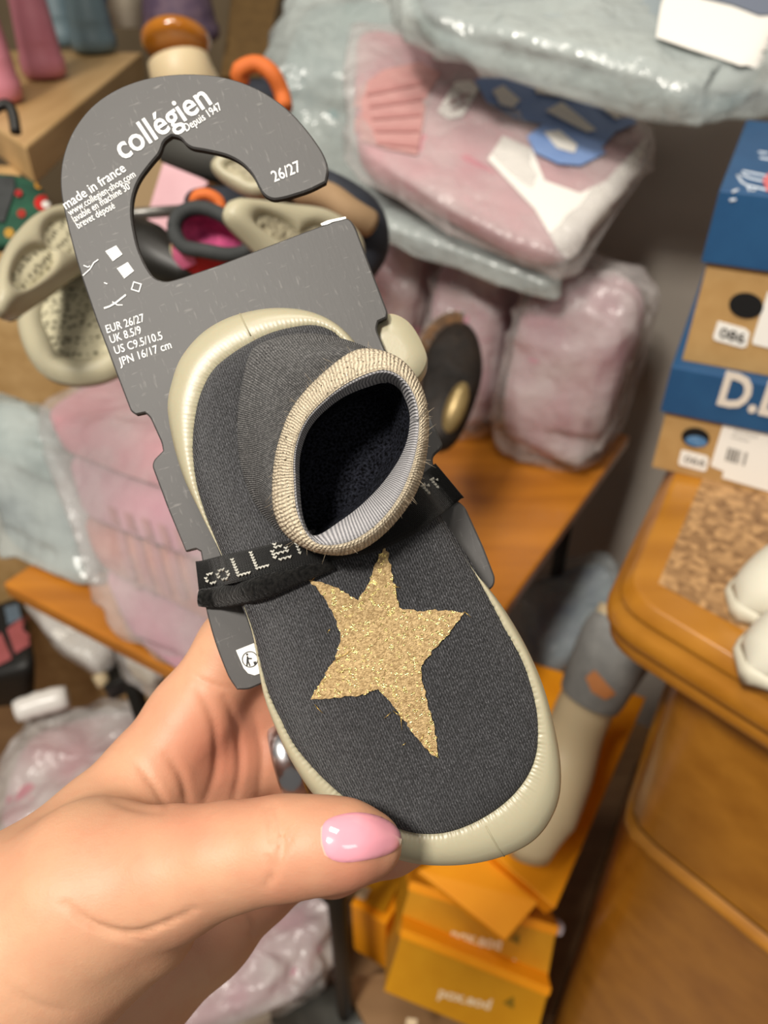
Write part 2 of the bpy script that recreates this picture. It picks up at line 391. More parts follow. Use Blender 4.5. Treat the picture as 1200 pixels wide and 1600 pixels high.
# bags near the floor
c8 = top8([(20, 1120, 1.30), (210, 1080, 1.35), (330, 1230, 1.15), (-60, 1330, 1.10)], (0, .05, -.25))
bag('floor_bag', 'clear bag of pink and grey clothes on the floor at lower left beside the hand', 'packed clothes', c8, [(PINK, .5, 1), (GREYC, 0, .5)], FILM, .5, .022, 8, 16, .10)
V, Fc = tube(spline([at(25, 1112, 1.26), at(60, 1100, 1.27), at(105, 1088, 1.28)], 8), [.018, .02, .019, .021, .02, .021, .02, .018], 14)
o = mesh('film_roll', V, Fc, mat('white_film', '#e6e2dc', None, .25), None); tag(o, 'rolled white plastic film lying on the floor bag at left', 'film roll')
c8 = top8([(300, 1440, 1.15), (545, 1360, 1.2), (500, 1530, 1.1), (230, 1640, 1.05)], (0, .03, -.2))
bag('floor_bag', 'clear bag of lilac pink clothes on the floor just under the hand', 'packed clothes', c8, [(PINK2, .4, 1), (MASTIC, 0, .42)], FILM, .5, .018, 8, 18, .10)
c8 = top8([(20, 930, 1.35), (190, 985, 1.3), (150, 1050, 1.25), (90, 1010, 1.27)], (0, .05, -.10))
bag('white_bag', 'glossy white plastic bag under the yellow edge of the table', 'bag', c8, WHITE_PAPER, FILM, .6, .012, 8, 19, .1)
c8 = top8([(395, 1080, 1.2), (400, 985, 1.3), (200, 1010, 1.25), (200, 1060, 1.2)], (0, .05, -.10))
bag('clear_scrap_bag', 'crumpled clear plastic bag hanging off the front of the table', 'bag', [at(170, 965, .93), at(260, 1000, .9), at(250, 1090, .95), at(195, 1060, .97)]+[at(180, 985, .99), at(260, 1010, .97), at(245, 1095, 1.0), at(200, 1070, 1.02)], MASTIC, FILM, .6, .008, 10, 20, .2)

# bottom left red and dark trolley case
c = at(20, 1020, 1.30)
t = thing('striped_case', 'dark rounded case with dusty red panels at the left edge on the floor', 'case', (c[0], c[1], 0))
RED = mat('dusty_red', '#a5585a', '#99504f', .6, 30)
body = hexa([at(-60, 960, 1.45), at(35, 920, 1.45), at(62, 1040, 1.3), at(-80, 1075, 1.3), at(-60, 1000, 1.55), at(35, 970, 1.55), at(60, 1110, 1.42), at(-80, 1120, 1.42)], 16, .35)
bo = mesh('case_body', *body, mat('dark_rubber', '#1b1a18', None, .5), t); trc = bvh(bo)
for poly, m in (([(12, 985), (40, 962), (53, 1005), (25, 1023)], RED), ([(-20, 1000), (3, 990), (20, 1030), (-20, 1050)], RED), ([(8, 950), (28, 945), (34, 968), (14, 978)], mat('slate_blue', '#5c6b78'))):
    V, Fc = drape(poly, trc, .003, 8); mesh('coloured_panel', V, Fc, m, t)
# small clutter under the table
for (x, y, d, lab) in ((158, 1060, 1.28, 'small cream wooden peg lying beside the black table leg'), ):
    V, Fc = tube([at(x-4, y-8, d), at(x+6, y+10, d)], .012, 10); tag(mesh('peg', V, Fc, CREAM, None), lab, 'peg')
c8 = top8([(150, 1050, 1.32), (190, 1030, 1.32), (198, 1058, 1.26), (160, 1075, 1.26)], (0, .01, -.05))
tag(mesh('dark_tin', *hexa(c8, 10, .3), BLACK, None), 'small black tin under the front of the table', 'tin')

# ------------------------------------------------------------------ cabinet and what stands on it
CZ = 1.02
def cz(x, y): return onz(x, y, CZ)
A = cz(1046, 762); B = cz(978, 925); Cc = cz(1210, 1064); fdir = norm(Cc-B); sdir = norm(A-B)
fr = B + fdir*.75; bl = B+sdir*.62; brr = fr+sdir*.62
t = thing('cabinet', 'orange varnished wooden cabinet with rounded moulded top and speckled cork inlay', 'cabinet', (B+brr)/2*np.array([1, 1, 0]))
def roundc(P, r, k=0, n=6):
    a, b, c = P[k-1], P[k], P[(k+1) % len(P)]; u = norm(a-b); v = norm(c-b)
    pts = [(1-s)**2*(b+u*r)+2*s*(1-s)*b+s*s*(b+v*r) for s in np.linspace(0, 1, n)]; return P[:k]+pts+P[k+1:]
def inset_poly(P, d):
    c = sum(P)/len(P); return [p+norm(c-p)*d for p in P]
base = roundc([bl, B, fr, brr], .03, 1)
prof = [(0, -.000, .012), (0, .006, .004), (0, .009, 0), (0, .004, -.004), (0, .012, -.010), (0, .016, -.018), (0, .015, -.026), (0, .006, -.032), (0, .010, -.037), (0, .009, -.045), (0, -.004, -.050)]
cen = sum(base)/len(base); rings = []
for _, out, z in [(0, -.006, .000)]+[(0, o_, z_-.012) for _, o_, z_ in prof]:
    rings.append(np.array([p+norm((p-cen)*[1, 1, 0])*out+EZ*z for p in base]))
V, Fc = loft(rings, True, True, True)
bevelmod(mesh('worktop', V, Fc, CAB_WOOD, t, True), .001, 1)
k = NT('cork_chips'); vo = k.n('ShaderNodeTexVoronoi', i_Scale=150); tc = k.n('ShaderNodeTexCoord'); k.l(tc.outputs['Object'], vo.inputs['Vector'])
sp = k.n('ShaderNodeSeparateColor'); k.l(vo.outputs['Color'], sp.inputs[0]); nz = k.noise(70, tc.outputs['Object'], 4)
f = k.mth('MULTIPLY_ADD', sp.outputs[0], .7, k.mth('MULTIPLY', nz, .4))
k.l(k.mix(k.ramp(f, .1, .95), lin('#6d4c2c'), lin('#bb9262')), k.b.inputs['Base Color']); k.b.inputs['Roughness'].default_value = .6; k.bump(sp.outputs[0], .0012, .5)
i0 = cz(1028, 912); i1 = cz(1092, 762); ip = [i0, i0+norm(cz(1190, 1000)-i0)*.6, i0+norm(cz(1190, 1000)-i0)*.6+norm(i1-i0)*.5, i0+norm(i1-i0)*.5]
mesh('cork_inlay', *prism([p+EZ*-.0005 for p in ip], (0, 0, .0012)), k.m, t, False)
# carcass: two stacked drawers whose fronts curve over at the left edge
def front_panel(name, zt, zb, lip):
    b0 = B+fdir*.062+sdir*.045; pts = []
    prof2 = [b0+sdir*.5, b0+sdir*.03, b0+sdir*.008+fdir*.003, b0+fdir*.014-sdir*.004, b0+fdir*.035-sdir*.008, b0+fdir*.68-sdir*.008, b0+fdir*.68+sdir*.5]
    out = []
    for z, g in ((zt, 0), (zt-.008, lip), (zt-.018, lip*.8), (zt-.026, 0), (zb, 0)):
        out.append(np.array([p*[1, 1, 0]+EZ*z-sdir*g-fdir*(g*.6 if i < 4 else 0) for i, p in enumerate(prof2)]))
    V, Fc = loft(out, False); o = mesh(name, V, Fc, CAB_WOOD, t); bevelmod(o, .002); return o
# the split line is found where the photo's lower moulding crosses the left edge
def zon(p, y): return min(np.arange(.2, .9, .004), key=lambda z: abs(800-F*((p*[1, 1, 0]+EZ*z-CAM)@UP)/((p*[1, 1, 0]+EZ*z-CAM)@FW)-y))
zs = zon(B+fdir*.074+sdir*.041, 1293)
front_panel('drawer_front', CZ-.060, zs+.003, .0)
front_panel('drawer_front', zs, .03, .009)
mesh('plinth', *prism([B+fdir*.06+sdir*.05-EZ*CZ, fr+sdir*.05-EZ*CZ, brr-EZ*CZ, bl+fdir*.06-EZ*CZ], (0, 0, .04)), BLACK, t, False)
# white shoes on the cork
WHITE_SH = mat('white_shoe', '#d9d5c4', '#d2cdbb', .5, 20, sss=.1)
def toe_shoe(px, d, lab, sx, sy, sz, yaw):
    c = onz(*px, CZ+.001); u = norm([math.cos(yaw), math.sin(yaw), 0]); v = np.cross(EZ, u)
    t = thing('white_shoe', lab, 'shoe', c)
    rings = []; sr = []
    for q in np.linspace(-1, 1, 15):
        x = q*sx; wd = sy*(1-abs(q)**2.6)**.5*(1-.12*q); hh = sz*(1-max(0, -q)**3*.75)*(1-.1*q)
        wd = max(wd, .002)
        rings.append(np.array([c+u*x+v*wd*math.cos(a)+EZ*(.014+max(0, math.sin(a))*hh*(wd/sy)**.6) for a in np.linspace(0, 2*math.pi, 20, endpoint=False)]))
        sr.append(np.array([c+u*x*1.03+v*(wd+.003)*math.cos(a)+EZ*(.008+.008*math.sin(a)) for a in np.linspace(0, 2*math.pi, 16, endpoint=False)]))
    mesh('upper', *loft(rings, True, True, True), WHITE_SH, t); mesh('sole', *loft(sr, True, True, True), mat('white_sole', '#cfc9b5', None, .5), t)
toe_shoe((1252, 925), 0, 'off-white shoe on the cork top, further back of the two', .071, .030, .046, math.radians(25))
toe_shoe((1275, 1015), 0, 'off-white shoe on the cork top, nearer its front edge', .071, .030, .046, math.radians(25))

# shoe boxes: kraft bottoms, blue lids
def zof(p, y):
    return min(np.arange(0, .5, .001), key=lambda h: abs(800-F*((p+EZ*h-CAM)@UP)/((p+EZ*h-CAM)@FW)-y))
def on_face(px, py, p0, n):
    r = ray(px, py); return CAM+r*(((p0-CAM)@n)/(r@n))
def shoe_box(label, bl_, fd, bd, W, D, ybase_top, lid_h, lip):
    """bl_ lower left front corner (3D); fd along the front, bd backwards"""
    t = thing('shoe_box', label, 'box', bl_+fd*W/2+bd*D/2, 'blue-lidded shoe boxes stacked on the cabinet')
    h = ybase_top; n = -bd
    def bx(p, w_, d_, h_): q = [p, p+fd*w_, p+fd*w_+bd*d_, p+bd*d_]; return prism([a+EZ*h_ for a in q], EZ*-h_)
    bevelmod(mesh('box_base', *bx(bl_, W, D, h+lid_h*.8), KRAFT, t, False), .001)
    l0 = bl_-fd*lip-bd*lip+EZ*h
    bevelmod(mesh('lid', *bx(l0, W+2*lip, D+2*lip, lid_h), BLUE, t, False), .0015)
    return t, n, l0, h
fd = norm((cz(1200, 772)-cz(1018, 730))); bd = norm(np.cross(EZ, fd))
b0 = cz(1018, 730); h1 = zof(b0, 638)*.97
W_, D_ = .23, .27
h_lid = .047
t, n, l0, h = shoe_box('lower shoe box with D.D on its blue lid and a barcode label', b0, fd, bd, W_, D_, h1, h_lid, .005)
PF = b0
def fpx(x, y, off=0, p0=None, n_=None): return on_face(x, y, (PF if p0 is None else p0)+n*off, n)
def oval(cx, cy, rx, ry, tilt, off, p0=None, k=24):
    return [fpx(cx+rx*math.cos(a)*math.cos(tilt)-ry*math.sin(a)*math.sin(tilt), cy+rx*math.cos(a)*math.sin(tilt)+ry*math.sin(a)*math.cos(tilt), off, p0) for a in np.linspace(0, 2*math.pi, k, endpoint=False)]
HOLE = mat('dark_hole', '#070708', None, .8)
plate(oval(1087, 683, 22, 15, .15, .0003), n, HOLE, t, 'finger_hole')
plate(oval(1088, 689, 17, 8, .15, .001), n, mat('blue_tissue', '#3a6ea0', '#6f95b8', .5, 90), t, 'tissue_paper')
bl1 = plate([fpx(*p) for p in ((1132, 656), (1138, 655), (1290, 700), (1280, 790), (1128, 746), (1131, 736), (1110, 727))], n, WHITE_PAPER, t, 'barcode_label')
for i, (x, wd) in enumerate(((1136, 4), (1141, 3), (1145, 5), (1151, 3), (1155, 2), (1163, 4))):
    y = 698+(x-1136)*.28; plate([fpx(*p) for p in ((x+2, y), (x+2+wd*.8, y+wd*.25), (x-3+wd*.8, y+20+wd*.25), (x-3, y+20))], n, mat('barcode_ink', '#77736e'), bl1, 'barcode_bar', .0012, .0003)
INKG = mat('grey_ink', '#a5a29c')
lettering('Junior', fpx(1146, 675), fpx(1185, 685), .005, n, INKG, bl1, 0, .0012, 'small_print', EZ)
lettering('sneaker', fpx(1142, 683), fpx(1171, 691), .004, n, INKG, bl1, 0, .0012, 'small_print', EZ)
plate([fpx(*p) for p in ((1065, 702), (1105, 712), (1108, 717), (1104, 734), (1100, 736), (1062, 726), (1060, 722))], n, WHITE_PAPER, t, 'size_sticker', .0006)
lettering('066', fpx(1068, 720), fpx(1101, 728), .0079, n, mat('soft_ink', '#8a8782'), t, .02, .0016, 'size_number', EZ)
pl = l0
def dd(x, y): return fpx(x, y, 0, pl)
IV = mat('ivory_ink', '#d9cfc2')
lid1 = next(c for c in t.children if c.name.startswith('lid'))
lettering('D.D', dd(1120, 629), dd(1232, 655), .033, n, IV, lid1, .035, .0012, 'lettering', EZ)
# second box on top
top1 = l0[2]+h_lid
b1 = on_face(1080, 507, b0+bd*.010, n); b1 = np.array([b1[0], b1[1], top1])
hh = zof(b1, 405)
t, n, l1, _ = shoe_box('upper shoe box with scribbled blue lid and sticker 086', b1, fd, bd, W_, D_, hh*.98, .058, .005)
PF = b1
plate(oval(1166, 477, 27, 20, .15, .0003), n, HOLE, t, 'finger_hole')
plate([fpx(*p) for p in ((1122, 501), (1165, 513), (1172, 520), (1167, 540), (1160, 543), (1117, 531), (1114, 526))], n, WHITE_PAPER, t, 'size_sticker')
lettering('086', fpx(1123, 525), fpx(1162, 536), .0092, n, mat('mid_ink', '#4a4845'), t, .02, .0016, 'size_number', EZ)
plate([fpx(*p) for p in ((1200, 455), (1260, 470), (1250, 555), (1176, 537), (1176, 530))], n, WHITE_PAPER, t, 'barcode_label')
lid2 = next(c for c in t.children if c.name.startswith('lid')); trl = bvh(lid2)
CH = mat('chalk_ink', '#cfd8e2')
for path in ([(1144, 300), (1153, 297)], [(1152, 274), (1160, 286), (1168, 290), (1172, 300), (1180, 296)], [(1158, 272), (1172, 279), (1200, 285)], [(1185, 238), (1200, 240)], [(1187, 247), (1205, 250)], [(1168, 290), (1200, 298)], [(1160, 268), (1180, 272), (1200, 276)], [(1150, 312), (1140, 313)]):
    pts = []
    for q in spline(path, 10):
        hit = trl.ray_cast(Vector(CAM), Vector(ray(*q)).normalized())[0]
        if hit: pts.append(np.array(hit))
    if len(pts) > 2: mesh('chalk_drawing', *tube(pts, .0011, 6), CH, lid2)
V, Fc = drape([(1191, 283), (1200, 272), (1212, 275), (1212, 300), (1198, 302)], trl, .001, 6); mesh('red_motif', V, Fc, mat('coral_ink', '#d06a6e'), lid2)

# ------------------------------------------------------------------ mannequin foot forms
def form(label, path, rad, extra=None):
    b = np.asarray(path[-1]); t = thing('foot_form', label, 'foot form', b)
    mesh('form_body', *tube(spline(path, 26), list(np.interp(np.linspace(0, 1, 26), np.linspace(0, 1, len(rad)), rad)), 20), CREAM, t); return t
path = [at(985, 965, .93), at(955, 1025, .93), at(912, 1110, .95), at(880, 1190, .96), at(846, 1265, .94), at(832, 1305, .93), at(826, 1335, .93)]
t = form('cream foot form with grey ankle strap, toe down on the orange box by the cabinet', path, [.040, .038, .034, .035, .043, .045, .026])
mesh('ankle_strap', *tube(spline([at(978, 985, .93), at(955, 1024, .93), at(922, 1090, .945)], 10), [.044, .046, .046, .045, .044, .043, .042, .041, .040, .038], 20, False), mat('grey_strap', '#7c7c7a', '#8a8a87', .8, 60), t)
tra = bvh(next(c for c in t.children if c.name.startswith('ankle'))); V, Fc = drape([(916, 1058), (930, 1046), (955, 1075), (962, 1083), (945, 1092), (925, 1080)], tra, .002, 7); mesh('strap_tab', V, Fc, mat('tan_tab', '#c98550', '#c07a45', .7, 40), next(c for c in t.children if c.name.startswith('ankle')))
path = [at(279, 96, .957), at(281, 104, .958), at(285, 118, .96), at(300, 160, .98), at(310, 260, .98)]
t = form('cream foot form with glossy amber wooden cap, behind the top of the card', path, [.038, .041, .049, .062, .055])
cp = at(276, 74, .95); ax = norm(at(275, 40, .96)-at(280, 130, .96)); u = norm(np.cross(ax, FW)); v = np.cross(u, ax)
rings = [np.array([cp+ax*z+(u*math.cos(a)+v*math.sin(a))*r for a in np.linspace(0, 2*math.pi, 28, endpoint=False)]) for z, r in ((-.002, .037), (.003, .0415), (.008, .0425), (.014, .040), (.020, .033), (.024, .021), (.026, .010), (.0262, .001))]
mesh('wooden_cap', *loft(rings, True, True, True), AMBER, t)

# ------------------------------------------------------------------ orange boxes low on the right
LZ = .20
def lz(x, y): return onz(x, y, LZ)
def obox(label, fl, fr_, yt, D, lidpx, name='orange_box', tilt=None):
    """front lower-left px, front lower-right px on height LZ or 3D points"""
    a = fl; b = fr_; f_ = norm(b-a); W = np.linalg.norm(b-a); bd_ = norm(np.cross(EZ, f_)); H = yt
    t = thing(name, label, 'box', a+f_*W/2+bd_*D/2)
    q = [a, b, b+bd_*D, a+bd_*D]
    bevelmod(mesh('box_base', *prism([p+EZ*(H-.002) for p in q], EZ*-(H-.002)), OCHRE, t, False), .001)
    g = .0025; lq = [a-f_*g-bd_*g, b+f_*g-bd_*g, b+f_*g+bd_*(D+g), a-f_*g+bd_*(D+g)]
    bevelmod(mesh('lid', *prism([p+EZ*H for p in lq], EZ*-.014), ORANGE, t, False), .001)
    return t, f_, bd_, a, W
mesh('plank', *prism([lz(535, 1528), lz(610, 1680), lz(845, 1720), lz(800, 1500)], (0, 0, -.025)), wood('dim_wood', '#7a5a38', '#8f6d47', 4, 0, .5, .1), None, False)
o = bpy.data.objects['plank']; tag(o, 'pale low wooden plank under the orange boxes', 'shelf')
def quadbox(label, q, back, lid_px, group=None):
    """a shoe box leaning back; q = front face corners (TL, TR, BR, BL) with depths"""
    TL, TR, BR, BL = [np.asarray(at(*p)) for p in q]; n = norm(np.cross(TR-TL, BL-TL)); n = n if n@FW < 0 else -n
    BL = BL-n*((BL-TL)@n); BR = BR-n*((BR-TL)@n); dn = norm(BL-TL); bk = np.asarray(back, float); bk = bk-dn*0
    t = thing('orange_box', label, 'box', BL, group)
    bevelmod(mesh('box_base', *prism([TL, TR, BR, BL], -n*.15), OCHRE, t, False), .001)
    lh = lid_px*q[0][2]/F; g = .0022; f_ = norm(TR-TL)
    lq = [TL-f_*g-dn*g+n*g, TR+f_*g-dn*g+n*g, TR+f_*g+dn*lh+n*g, TL-f_*g+dn*lh+n*g]
    bevelmod(mesh('lid', *prism(lq, -n*(.15+2*g)), ORANGE, t, False), .001)
    return t, n, TL
PALE = mat('pale_ink', '#efd6b0')
t, n, PF = quadbox('ochre shoe box with orange lid edge and white lettering, lowest at the bottom edge', [(630, 1453, .97), (858, 1545, .97), (832, 1645, .98), (600, 1549, .98)], None, 12)
def fleck(c, r): plate([fpx(c[0]+r*math.cos(k*1.05)*(1 if k % 2 else .55), c[1]+r*math.sin(k*1.05)*(1 if k % 2 else .55)) for k in range(6)], n, mat('olive_ink', '#8a6a12'), t, 'printed_flower')
def boxtext(s_, a_, b_, h_): A_, B_ = fpx(*a_), fpx(*b_); lettering(s_, A_, B_, h_, n, PALE, t, .03, .001)
boxtext('pox.eod', (684, 1556), (765, 1577), .015); fleck((797, 1566), 11)
plate([fpx(*p) for p in ((636, 1590), (652, 1592), (650, 1606), (634, 1602))], n, PALE, t, 'white_print')
t, n, PF = quadbox('ochre shoe box with white lettering, stacked on the lowest orange box', [(643, 1379, 1.0), (870, 1449, 1.0), (852, 1548, .995), (620, 1458, .995)], None, 12)
boxtext('pox.eod', (703, 1467), (782, 1484), .016); boxtext('bool', (795, 1514), (843, 1536), .015); fleck((806, 1467), 10)
q = [at(653, 1360, .965), at(790, 1469, .93), at(842, 1409, .96), at(735, 1320, 1.0)]
nl = norm(np.cross(q[1]-q[0], q[3]-q[0])); nl = nl if nl@FW < 0 else -nl
t = thing('loose_box_lid', 'bright orange lid lying skewed across the orange boxes, with a thumb slot', 'box lid', sum(q)/4)
bevelmod(mesh('lid_panel', *prism(q, -nl*.012), ORANGE, t, False), .0015)
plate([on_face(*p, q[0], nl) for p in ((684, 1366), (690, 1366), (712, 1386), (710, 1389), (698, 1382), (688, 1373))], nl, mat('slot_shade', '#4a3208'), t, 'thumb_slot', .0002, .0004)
c8 = top8([(830, 1437, 1.02), (885, 1448, 1.02), (880, 1466, 1.0), (828, 1448, 1.0)], (0, .02, -.02))
tag(mesh('white_strip', *hexa(c8, 8, .3), mat('lilac_white', '#cfc3c8'), None), 'short whitish card strip behind the right end of the stacked ochre box', 'card strip')
# left box D, rotated
aD = at(572, 1535, 1.1)
t = thing('orange_box', 'small bright orange box at the left of the group, seen past the finger', 'box', aD)
q = [at(548, 1412, 1.08), at(603, 1445, 1.05), at(660, 1345, 1.15), at(600, 1330, 1.18)]
V, Fc = prism(q, (0, .01, -.17)); bevelmod(mesh('box_base', V, Fc, ORANGE, t, False), .0015)
plate([at(560, 1405, 1.078), at(600, 1428, 1.055), at(628, 1375, 1.11), at(590, 1352, 1.135)], EZ, OCHRE, t, 'ochre_label', .002)
plate([at(556, 1404, 1.077), at(570, 1409, 1.068), at(579, 1392, 1.09), at(566, 1386, 1.10)], EZ, PALE, t, 'white_print', .004)
# tall orange carton behind
q = [at(770, 1335, .98), at(868, 1420, .96), at(1010, 1090, 1.2), at(815, 1030, 1.2)]
t = thing('orange_carton', 'large plain orange carton lid standing behind the foot form, beside the cabinet', 'box', at(868, 1420, .98))
V, Fc = prism(q, np.cross(norm(q[1]-q[0]), norm(q[3]-q[0]))*-.03); bevelmod(mesh('carton_panel', V, Fc, ORANGE, t, False), .002)
# dark canister on the floor
c = at(470, 1590, 1.2); V, Fc = tube([at(445, 1560, 1.22), at(448, 1563, 1.22), at(560, 1600, 1.15), at(640, 1640, 1.12)], [.03, .042, .042, .042], 20)
tag(mesh('floor_canister', V, Fc, mat('dark_can', '#3d3d39', '#4a4a45', .3), None), 'dark grey cylinder lying on the floor at the bottom centre', 'cylinder')
# plastic bag and dark goods below the table
c8 = top8([(800, 900, 1.35), (960, 850, 1.35), (990, 960, 1.2), (860, 1050, 1.18)], (0, .04, -.12))
bag('blue_grey_bag', 'dim clear bag with blue and grey contents between table and cabinet', 'packed clothes', c8, mat('dusk_blue', '#5a6680', '#8b9aa0', .7, 14), plastic('dim_film', '#b0b8ba', .35), .45, .012, 9, 25, .08)

# ------------------------------------------------------------------ top left shelf and footwear
SZ = 1.22
q = [onz(40, 230, SZ), onz(222, 82, SZ), onz(222, 82, SZ)+np.array([-.9, .1, 0]), onz(40, 230, SZ)+norm(onz(0, 203, SZ)-onz(40, 230, SZ))*.35]
t = thing('display_shelf', 'pale wooden shelf board at the top left carrying the boots', 'shelf', onz(40, 230, SZ))
bevelmod(mesh('shelf_board', *prism(q, (0, 0, -.045)), LIGHT_WOOD, t, False), .003)
qq = [onz(40, 230, SZ), onz(222, 82, SZ)]
V, Fc = prism([qq[0]+np.array([-.03, .03, -.046]), qq[0]+np.array([-.06, .10, -.046]), qq[0]+np.array([-.30, .10, -.046]), qq[0]+np.array([-.30, .03, -.046])], (0, 0, -1.1)); mesh('shelf_upright', V, Fc, LIGHT_WOOD, t, False)
def boot(label, px, z, w_, h, m, yaw, group, lean=.0):
    c = onz(*px, z+.001); t = thing('rain_boot', label, 'boot', c, group)
    u = np.array([math.cos(yaw), math.sin(yaw), 0]); v = np.cross(EZ, u); rings = []
    for zz, rx, ry, off in ((.004, .9, .9, 0), (.012, 1.0, 1.0, 0), (.03, 1.02, 1.0, 0), (.036, .93, .93, 0), (.06, .95, .9, 0), (.10, .85, .82, .1), (.14, .72, .75, .3), (.2, .68, .75, .4), (h, .75, .8, .45)):
        rings.append(np.array([c+EZ*zz+u*(math.cos(a)*w_*1.25*rx+off*w_)+v*math.sin(a)*w_*ry for a in np.linspace(0, 2*math.pi, 26, endpoint=False)]))
    V, Fc = loft(rings[4:], True, False, True); mesh('shaft', V, Fc, m, t); V, Fc = loft(rings[:5], True, True, False); mesh('sole_band', V, Fc, m, t)
    return t
PB = mat('pink_rubber', '#b9707f', '#c27b89', .5, 15); BB = mat('blue_rubber', '#64777f', '#6d828a', .5, 12)
boot('pink rubber boot at the left end of the shelf, nearest the black hook', (2, 160), SZ, .034, .3, PB, 2.2, 'boots on the shelf')
boot('pink rubber boot beside the grey-blue pair', (72, 122), SZ, .037, .3, PB, 2.0, 'boots on the shelf')
boot('grey-blue rubber boot next to the pink pair, in shade', (100, 72), SZ, .046, .3, BB, 2.0, 'boots on the shelf')
boot('grey-blue rubber boot beside the purple patterned boot, better lit', (150, 82), SZ, .046, .3, BB, 1.9, 'boots on the shelf')
PURP = mat('purple_print', '#75606f', '#5b4a60', .7, 45)
t = boot('purple patterned boot behind the amber cap of the foot form', (285, 66), SZ, .085, .4, PURP, 1.7, 'boots on the shelf')
c = onz(205, 40, SZ); t = thing('cream_boot', 'cream boot with a blue top behind the grey-blue boots', 'boot', c)
V, Fc = tube([c+EZ*.0, c+EZ*.1, c+EZ*.3], [.05, .045, .05], 18); mesh('shaft', V, Fc, MASTIC, t)
V, Fc = tube([c+np.array([-.05, .02, .05]), c+np.array([-.05, .02, .3])], [.03, .035], 14); mesh('blue_lining', V, Fc, mat('royal_blue', '#27408a'), t)
V, Fc = prism([at(365, -30, 1.9), at(440, -30, 1.9), at(410, 120, 1.7), at(345, 120, 1.7)], (0, .1, -.05)); tag(mesh('wooden_post', V, Fc, wood('brown_wood', '#6e5433', '#85683f', 4, 2), None, False), 'brown wooden upright behind the amber-capped form', 'post')
# hooks
V, Fc = tube(spline([at(-12, 172, .80), at(10, 163, .80), at(20, 178, .80), at(25, 208, .80)], 14), .0055, 10); tag(mesh('hook', V, Fc, BLACK, None), 'curved black hook at the end of the pale shelf', 'hook')
V, Fc = tube([at(200, 335, .62), at(330, 325, .66)], .0045, 10); tag(mesh('peg_rod', V, Fc, mat('dull_chrome', '#6a6864', None, .35, metal=.6), None), 'thin metal peg rod seen through the card opening', 'rod')

# green printed slipper at the left edge
c = at(30, 330, .62); t = thing('printed_slipper', 'dark green printed slipper with red and white spots at the left edge', 'slipper', c)
GREEN = mat('green_print', '#1c4b36', '#143a2b', .8, 50)
up_ = mesh('upper', *hexa([at(-80, 262, .66), at(60, 268, .66), at(100, 385, .6), at(-80, 400, .6), at(-80, 280, .72), at(70, 285, .72), at(105, 390, .68), at(-80, 400, .68)], 14, .6), GREEN, t)
trg = bvh(up_)
for (x, y, r, m) in ((66, 318, 13, '#b3201c'), (70, 322, 6, '#e8e4dd'), (34, 335, 7, '#8a2318'), (60, 290, 7, '#c48a2a'), (15, 365, 8, '#9a7420'), (30, 305, 6, '#8c1d1d'), (78, 345, 6, '#c48a2a')):
    V, Fc = drape([(x+r*math.cos(a), y+r*math.sin(a)) for a in np.linspace(0, 6.28, 10, endpoint=False)], trg, .001+(.001 if r == 6 else 0), 5); mesh('printed_spot', V, Fc, mat('spot'+m, m), t)
V, Fc = drape([(-40, 262), (22, 262), (24, 300), (8, 350), (-40, 345)], trg, .002, 9); mesh('cuff', V, Fc, CHAR, t)

# beige soled slippers hanging behind the card
DOTS = NT('dotted_tread'); tc = DOTS.n('ShaderNodeTexCoord'); vo = DOTS.n('ShaderNodeTexVoronoi', i_Scale=210, i_Randomness=.6); DOTS.l(tc.outputs['Object'], vo.inputs['Vector'])
hf = DOTS.ramp(vo.outputs['Distance'], .15, .45); DOTS.l(DOTS.mix(hf, lin('#4a4530'), lin('#c2bb9d')), DOTS.b.inputs['Base Color']); DOTS.b.inputs['Roughness'].default_value = .6; DOTS.bump(hf, .0015, .8); DOTS = DOTS.m
def hung_slipper(label, outline, dfun, rim, thick, tread=DOTS, group='beige-soled slippers hanging behind the card'):
    P2 = spline(outline, 60, True); P = np.array([at(x, y, dfun(x, y)) for x, y in P2]); cen = P.mean(0)
    t = thing('hanging_slipper', label, 'slipper', cen)
    nrm = norm(np.cross(P[15]-P[0], P[30]-P[0]));
    if nrm@FW > 0: nrm = -nrm
    prof = []
    for a in np.linspace(0, 2*math.pi, 12, endpoint=False):
        prof.append((math.cos(a)*rim, math.sin(a)*thick))
    rings = []
    for ca, sa in prof:
        rings.append(np.array([p+norm(p-cen)*(ca-rim)+nrm*sa for p in P]))
    V, Fc = loft(rings+[rings[0]]); mesh('sole_rim', V, Fc, BEIGE, t)
    rr = [np.array([p+norm(p-cen)*(-rim) for p in P])*(1-k)+cen*k + nrm*thick*.45 for k in (0, .3, .6, .98)]
    V, Fc = loft(rr, True, False, True); mesh('tread', V, Fc, tread, t)
    rr = [np.array([p+norm(p-cen)*(-rim*(1.6+k)) for p in P])-nrm*(thick*.5+.018*k) for k in (0, .5, 1.0)]
    V, Fc = loft(rr, True, False, True); mesh('upper', V, Fc, CHAR, t); return t
hung_slipper('beige rubber sole tilted up at the left of the card, upper of the two', [(-10, 470), (-5, 420), (20, 370), (60, 338), (105, 330), (150, 345), (165, 390), (120, 430), (60, 470), (15, 490)], lambda x, y: .50+(y-400)*-.0004+(x-50)*.0005, .011, .010)
hung_slipper('beige dotted rubber sole at the left of the card, lower of the two', [(30, 520), (40, 470), (80, 440), (140, 425), (200, 440), (220, 500), (210, 560), (170, 592), (110, 600), (60, 580)], lambda x, y: .55+(y-500)*-.0003, .010, .010)
BUMPY = mat('bumpy_tread', '#a39a80', '#8f8770', .6, 160, .004)
